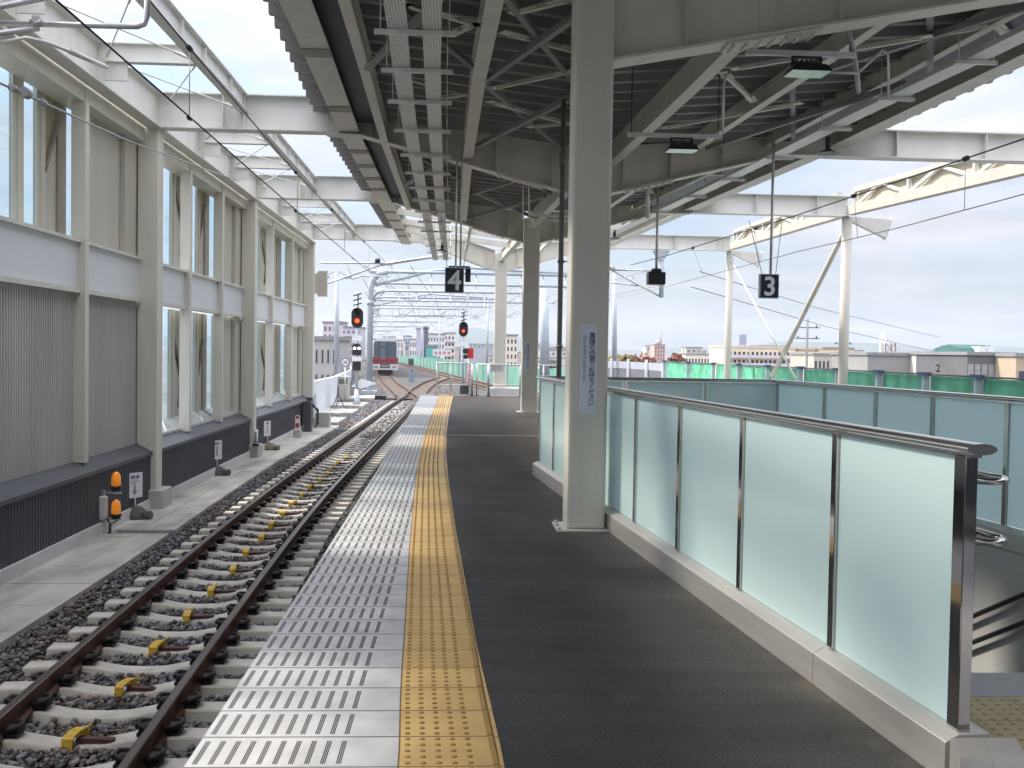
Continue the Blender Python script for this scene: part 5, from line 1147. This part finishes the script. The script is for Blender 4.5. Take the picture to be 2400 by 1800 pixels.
for a, b in zip(fy2[:-1],fy2[1:]): mb.prism([(lerp(FX,a),a,-1.2),(lerp(FX,b),b,-1.2),(lerp(FX,b),b,.70),(lerp(FX,a),a,.70)],(0,0,0),(.04,0,0)); mb2.prism([(lerp(FX,a)-.02,a,.72),(lerp(FX,b)-.02,b,.72),(lerp(FX,b)-.02,b,1.1),(lerp(FX,a)-.02,a,1.1)],(0,0,0),(.04,0,0))
mb.build('dark_panel', mat('panel_dark',(.14,.145,.17),.5), t); mb2.build('pale_panel', mat('panel_pale',(.36,.38,.44),.5), t)
for y in fy2: x = lerp(FX,y); MB().box(x-.16,x-.04,y-.05,y+.05,-1.3,1.25).build('post', white, t)
# the figure-2 board clipped to the netting
a = Vector(by(2198,863,23.9)); t = thing('number_board', 'small plate reading 2 clipped above the green netting', 'sign', a); mb = MB(); text_mb(mb,'2',(a.x,23.89,a.z),(1,0,0),(0,0,1),.26,0,.004,.015); mb.build('numeral', ink, t)
# end fence of the platform
t = thing('end_fence', 'grey pipe fence with a gate closing the end of the platform', 'fence', (.6,35.0,0)); Y = 35.0
for x in (-.75,-.28,.45,.62,1.02,2.1,2.9,3.7): MB().tube([(x,Y,0),(x,Y,1.12)],.026 if x not in (.45,1.02) else .05,8).build('post', galv, t)
MB().tube([(-.75,Y,1.12),(.45,Y,1.12)],.024,8).tube([(.62,Y,1.1),(3.7,Y,1.1)],.024,8).tube([(-.75,Y,.38),(.45,Y,.38)],.016,8).tube([(1.02,Y,.4),(3.7,Y,.4)],.016,8).build('rail', galv, t)
MB().box(1.08,1.5,Y-.04,Y-.02,.86,1.08).build('small_plate', mat('lilac_plate',(.45,.40,.44),.5), t)
MB().box(-.7,.3,Y+.5,Y+.9,-.35,.05).box(.05,.35,Y+.2,Y+.5,-.3,.4).build('equipment', dgrey, t)

# ================================================================== TOWN BEYOND
winm = mat('window_dark', (.06,.07,.09), .2); winb = mat('window_blue', (.16,.20,.26), .2)
GZ = -9.5
def building(label, px0, px1, ytop, D, col, rows=0, cols=0, roof='flat', depth=12, wincol=None, cat='building', zlow=-4.0, wfrac=.5, roofcol=None, balc=False, name='building', group=None):
    a, b = by(px0,ytop,D), by(px1,ytop,D); x0, x1, z1 = a[0], b[0], (a[2]+b[2])/2
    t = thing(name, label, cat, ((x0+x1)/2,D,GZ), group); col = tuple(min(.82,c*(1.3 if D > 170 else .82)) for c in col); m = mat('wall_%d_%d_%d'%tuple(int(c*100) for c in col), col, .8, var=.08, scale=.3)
    rm = mat('roof_%d_%d_%d'%tuple(int(c*100) for c in (roofcol or (.25,.25,.26))), roofcol or (.25,.25,.26), .7)
    if roof == 'flat':
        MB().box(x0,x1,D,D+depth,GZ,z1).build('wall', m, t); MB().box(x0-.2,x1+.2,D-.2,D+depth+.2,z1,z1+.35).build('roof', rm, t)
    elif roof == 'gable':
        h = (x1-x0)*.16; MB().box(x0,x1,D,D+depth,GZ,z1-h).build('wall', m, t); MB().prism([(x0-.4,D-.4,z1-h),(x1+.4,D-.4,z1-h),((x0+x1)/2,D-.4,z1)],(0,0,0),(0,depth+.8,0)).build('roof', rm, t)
    if rows:
        H = (z1-.5)-zlow; W_ = x1-x0; wm = wincol or winm
        for r in range(rows):
            zz0 = zlow+H*(r+.28)/rows; zz1 = zlow+H*(r+.82)/rows
            if balc: MB().box(x0,x1,D-.9,D-.75,zz0-H*.22/rows,zz0+H*.16/rows).box(x0,x1,D-.75,D-.002,zz0-H*.24/rows,zz0-H*.17/rows).build('balcony', mat('balcony_front',tuple(min(.8,c*1.15) for c in col),.7), t)
            for c in range(cols):
                xa = x0+W_*(c+.5-wfrac/2)/cols; xb = x0+W_*(c+.5+wfrac/2)/cols; MB().box(xa,xb,D-.06,D-.003,zz0,zz1).build('window', wm, t)
    return t, x0, x1, z1
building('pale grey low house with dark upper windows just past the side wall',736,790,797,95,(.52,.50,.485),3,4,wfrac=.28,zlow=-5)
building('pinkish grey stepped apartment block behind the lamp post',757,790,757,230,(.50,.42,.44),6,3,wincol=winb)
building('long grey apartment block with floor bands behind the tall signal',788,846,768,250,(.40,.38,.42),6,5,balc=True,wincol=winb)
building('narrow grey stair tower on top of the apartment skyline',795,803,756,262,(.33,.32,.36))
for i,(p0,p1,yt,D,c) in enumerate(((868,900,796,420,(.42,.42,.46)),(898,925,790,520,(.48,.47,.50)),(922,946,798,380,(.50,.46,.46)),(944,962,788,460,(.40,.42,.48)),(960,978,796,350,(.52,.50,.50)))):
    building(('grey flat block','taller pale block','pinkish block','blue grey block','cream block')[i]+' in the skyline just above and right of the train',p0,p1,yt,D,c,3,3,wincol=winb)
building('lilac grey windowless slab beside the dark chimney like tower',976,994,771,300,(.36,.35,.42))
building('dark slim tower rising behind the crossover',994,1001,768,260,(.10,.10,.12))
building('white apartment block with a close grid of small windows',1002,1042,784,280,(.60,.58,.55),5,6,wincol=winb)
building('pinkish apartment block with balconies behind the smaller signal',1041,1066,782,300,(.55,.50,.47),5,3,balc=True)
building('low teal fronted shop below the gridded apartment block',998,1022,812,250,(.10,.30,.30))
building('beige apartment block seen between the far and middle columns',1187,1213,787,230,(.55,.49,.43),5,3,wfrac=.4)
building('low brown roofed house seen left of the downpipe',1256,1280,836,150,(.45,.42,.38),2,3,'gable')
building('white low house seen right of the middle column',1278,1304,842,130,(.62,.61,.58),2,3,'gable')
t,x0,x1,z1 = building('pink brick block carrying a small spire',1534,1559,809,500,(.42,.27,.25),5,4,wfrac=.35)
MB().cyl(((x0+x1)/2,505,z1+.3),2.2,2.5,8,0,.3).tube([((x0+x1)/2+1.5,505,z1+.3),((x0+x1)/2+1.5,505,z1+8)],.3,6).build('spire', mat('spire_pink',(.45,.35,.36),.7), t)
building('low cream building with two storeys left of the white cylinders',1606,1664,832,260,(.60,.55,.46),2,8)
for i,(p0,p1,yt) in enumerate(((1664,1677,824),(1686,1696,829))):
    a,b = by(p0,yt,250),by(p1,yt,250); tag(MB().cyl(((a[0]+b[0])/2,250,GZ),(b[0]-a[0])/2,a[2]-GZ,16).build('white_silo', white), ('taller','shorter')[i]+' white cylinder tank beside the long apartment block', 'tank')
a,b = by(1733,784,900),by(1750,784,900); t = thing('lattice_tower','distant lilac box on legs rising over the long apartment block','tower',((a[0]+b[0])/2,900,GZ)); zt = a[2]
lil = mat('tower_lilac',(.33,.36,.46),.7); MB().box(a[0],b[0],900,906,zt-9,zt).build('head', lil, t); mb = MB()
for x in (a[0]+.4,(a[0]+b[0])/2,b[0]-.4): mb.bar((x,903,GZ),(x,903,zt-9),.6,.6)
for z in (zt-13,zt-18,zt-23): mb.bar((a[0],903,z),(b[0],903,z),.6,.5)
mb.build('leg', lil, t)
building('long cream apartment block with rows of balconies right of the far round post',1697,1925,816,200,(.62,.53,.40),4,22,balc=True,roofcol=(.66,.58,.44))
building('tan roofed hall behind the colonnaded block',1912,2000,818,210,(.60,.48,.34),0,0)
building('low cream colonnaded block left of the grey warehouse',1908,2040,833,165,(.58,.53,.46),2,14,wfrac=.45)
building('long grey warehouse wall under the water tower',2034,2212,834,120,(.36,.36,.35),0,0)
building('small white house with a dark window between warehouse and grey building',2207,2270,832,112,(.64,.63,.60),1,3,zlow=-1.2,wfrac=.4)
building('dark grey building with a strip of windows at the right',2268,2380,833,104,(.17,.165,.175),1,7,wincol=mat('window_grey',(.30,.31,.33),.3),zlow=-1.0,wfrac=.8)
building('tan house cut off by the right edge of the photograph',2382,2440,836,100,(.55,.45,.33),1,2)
# gambrel roof
a,b = by(2243,830,150),by(2330,830,150); t = thing('gambrel_house','white house with a big green gambrel roof','house',((a[0]+b[0])/2,150,GZ)); zt = by(2285,807,150)[2]; ze = a[2]-.3
MB().box(a[0],b[0],150,159,GZ,ze).build('wall', white, t); gr = mat('green_roof',(.025,.10,.085),.6)
MB().prism([(a[0],149.6,ze),(a[0]+.5,151,ze+(zt-ze)*.7),(a[0]+.8,154.5,zt),(a[0]+.5,158,ze+(zt-ze)*.7),(a[0],159.4,ze)],(0,0,0),(b[0]-a[0],0,0)).build('roof', gr, t)
for px in (2297,2316): c = by(px,822,150); MB().box(c[0]-.55,c[0]+.55,149.2,151.5,ze,ze+1.5).build('dormer', white, t)
# water tower
a,b = by(2076,783,200),by(2101,783,200); zt, zm, zb = a[2], by(2088,804,200)[2], GZ; t = thing('water_tower','white water tank on a braced rust coloured frame','water tower',((a[0]+b[0])/2,200,GZ)); xm=(a[0]+b[0])/2
MB().box(a[0],b[0],200,202.2,zm,zt).build('tank', white, t); mb = MB(); rf = mat('rust_frame',(.30,.14,.11),.7)
for x in (a[0]+.1,b[0]-.1):
    for y in (200.1,202.1): mb.bar((x,y,zb),(x,y,zm),.16,.16)
for k in range(6): z = zm-2.2*k; mb.bar((a[0],200.1,z),(b[0],200.1,z-2.2),.1,.1); mb.bar((b[0],200.1,z),(a[0],200.1,z-2.2),.1,.1)
mb.build('frame', rf, t); c = by(2070,785,200); MB().tube([(c[0],201,zb),(c[0],201,c[2])],.28,8).build('ladder_pipe', beige, t)
# utility poles
def upole(label, px, ytop, D, arms):
    a = Vector(by(px,ytop,D)); t = thing('utility_pole', label, 'utility pole', (a.x,D,GZ)); MB().tube([(a.x,D,GZ),a],.16,8).build('pole', mat('pole_grey',(.22,.23,.25),.8), t)
    for dz in arms: MB().box(a.x-1.6,a.x+1.6,D-.06,D+.06,a.z-dz-.06,a.z-dz+.06).tube([(a.x-1.2,D,a.z-dz),(a.x-1.2,D,a.z-dz+.35)],.09,6).tube([(a.x+1.2,D,a.z-dz),(a.x+1.2,D,a.z-dz+.35)],.09,6).build('crossarm', dgrey, t)
    return a
upole('tall utility pole with three crossarms in front of the long apartment block',1893,746,130,(1.2,2.6,4.2)); upole('slim antenna pole left of the near round post',1977,778,170,(2.0,)); upole('thin pole standing over the long apartment block',1757,812,195,())
for i,(px,yt,D) in enumerate(((1602,812,300),(1641,818,320),(2153,826,118),(2182,826,118))): upole(('first small pole right of the spire','second small pole right of the spire','left little mast on the grey warehouse','right little mast on the grey warehouse')[i],px,yt,D,())
# trees
def leafmat(n, c): return mat(n, c, .8, var=.5, scale=.9)
def tree(label, px, ytop, D, w, h, m, n=900, name='tree'):
    a = Vector(by(px,ytop,D)); t = thing(name, label, 'tree', (a.x,D,GZ)); top = a.z; r = random.Random(px); tr = mat('bark',(.09,.07,.055),.9)
    mb = MB(); mb.tube([(a.x,D,GZ),(a.x,D,top-h*.8),(a.x+.2,D,top-h*.3)],.2,8,0,True,[.34,.22,.06])
    cl = [(a.x+r.uniform(-.42,.42)*w, D+r.uniform(-.4,.4)*w, top-h*r.uniform(.12,.85), r.uniform(.14,.26)*w) for _ in range(11)]
    for c in cl: mb.tube([(a.x,D,top-h*.75),c[:3]],.05,5,0,True,[.1,.03])
    mb.build('trunk', tr, t); V = []; fs = []; mb = MB()
    for i in range(n):
        c = cl[i%len(cl)]; d = Vector((r.gauss(0,1),r.gauss(0,1),r.gauss(0,.8))).normalized()*c[3]*r.random()**.4; p = Vector(c[:3])+d
        if p.z > top: p.z = top-r.random()*.4
        u = Vector((r.gauss(0,1),r.gauss(0,1),r.gauss(0,1))).normalized(); v = u.orthogonal(); s = r.uniform(.16,.34)
        mb.poly([p+u*s,p+v*s*.7,p-u*s,p-v*s*.7],[(0,1,2,3)])
    mb.build('crown', m, t, fixn=False)
redl = leafmat('red_leaves',(.19,.075,.05)); ylw = leafmat('yellow_green_leaves',(.22,.19,.07)); drk = leafmat('dark_green_leaves',(.06,.09,.04))
tree('large rust red autumn tree over the grey panel fence',1500,822,150,5.2,5.0,redl,1400); tree('lower rust red tree on the left flank of the large one',1482,832,152,3.4,3.6,redl,800)
tree('small rust red tree between the spire and the cream building',1588,828,210,3.0,4.6,redl,800); tree('yellow green bushy tree beside the near column',1453,833,140,3.6,3.8,ylw,800)
tree('low dark green tree left of the downpipe',1290,850,110,2.6,3.0,drk,500)
# skyline fillers: real blocks spread through the town
r = random.Random(3)
for i in range(46):
    px = r.choice([r.uniform(1430,2390), r.uniform(740,1330), r.uniform(1180,2390)]); D = r.uniform(330,1100); z1 = r.uniform(-2.5,5.5)+D*.002; yt = CY
    d = by(px,825,D); x = d[0]; w = r.uniform(7,22); c = r.choice([(.50,.46,.42),(.42,.40,.40),(.56,.54,.52),(.46,.38,.33),(.38,.39,.43)])
    t = thing('town_building','distant low town building in the hazy skyline','building',(x,D,GZ),'distant town buildings along the skyline'); MB().box(x-w/2,x+w/2,D,D+12,GZ,z1).build('wall', mat('wall_%d_%d_%d'%tuple(int(q*100) for q in c),c,.8,var=.08,scale=.3), t)
    MB().box(x-w/2-.2,x+w/2+.2,D-.2,D+12.2,z1,z1+.5).build('roof', mat('roof_town',r.choice([(.22,.22,.24)]),.7), t)
    mb = MB(); n = int(w/2.6)
    for k in range(n): xx = x-w/2+w*(k+.5)/n; mb.box(xx-.6,xx+.6,D-.06,D-.003,z1-2.4,z1-1.1)
    mb.build('window_row', winb, t)
# hills
def ridge(name, D, segs, m):
    mb = MB(); V = []; n = 0
    xs = np.linspace(-5200, 6200, 160)
    for x in xs:
        h = 26+sum(A*math.exp(-((x-c)/w_)**2) for A, c, w_ in segs)+9*math.sin(x*.0031)+6*math.sin(x*.0087+1)+3*math.sin(x*.023)
        V += [(x,D-500,GZ),(x,D,h),(x,D+900,GZ)]
    mb.poly(V,[(3*i+k,3*i+3+k,3*i+4+k,3*i+1+k) for i in range(len(xs)-1) for k in (0,1)],0,True); struct(mb.build(name, m, fixn=False))
hillm = mat('hill_forest', (.05,.075,.05), .95, var=.3, scale=.004)
ridge('hills', 7000, [(120,100,420),(70,2600,900),(60,3900,500),(45,-1500,800)], hillm)
# ---- the air
hm = bpy.data.materials.new('haze_air'); hm.use_nodes = True; hn = hm.node_tree.nodes; hn.remove(hn['Principled BSDF'])
pv = hn.new('ShaderNodeVolumePrincipled'); pv.inputs['Density'].default_value = 1.1e-4; pv.inputs['Color'].default_value = (.80,.87,.97,1); pv.inputs['Anisotropy'].default_value = .2
hm.node_tree.links.new(pv.outputs[0], hn['Material Output'].inputs['Volume'])
hz_ = MB().box(-9500,9500,-400,9500,-10.5,260).build('haze', hm, loc=(0,0,-10.5)); hz_['kind'] = 'stuff'
for o in list(bpy.data.objects):
    if '_o' in o: del o['_o']
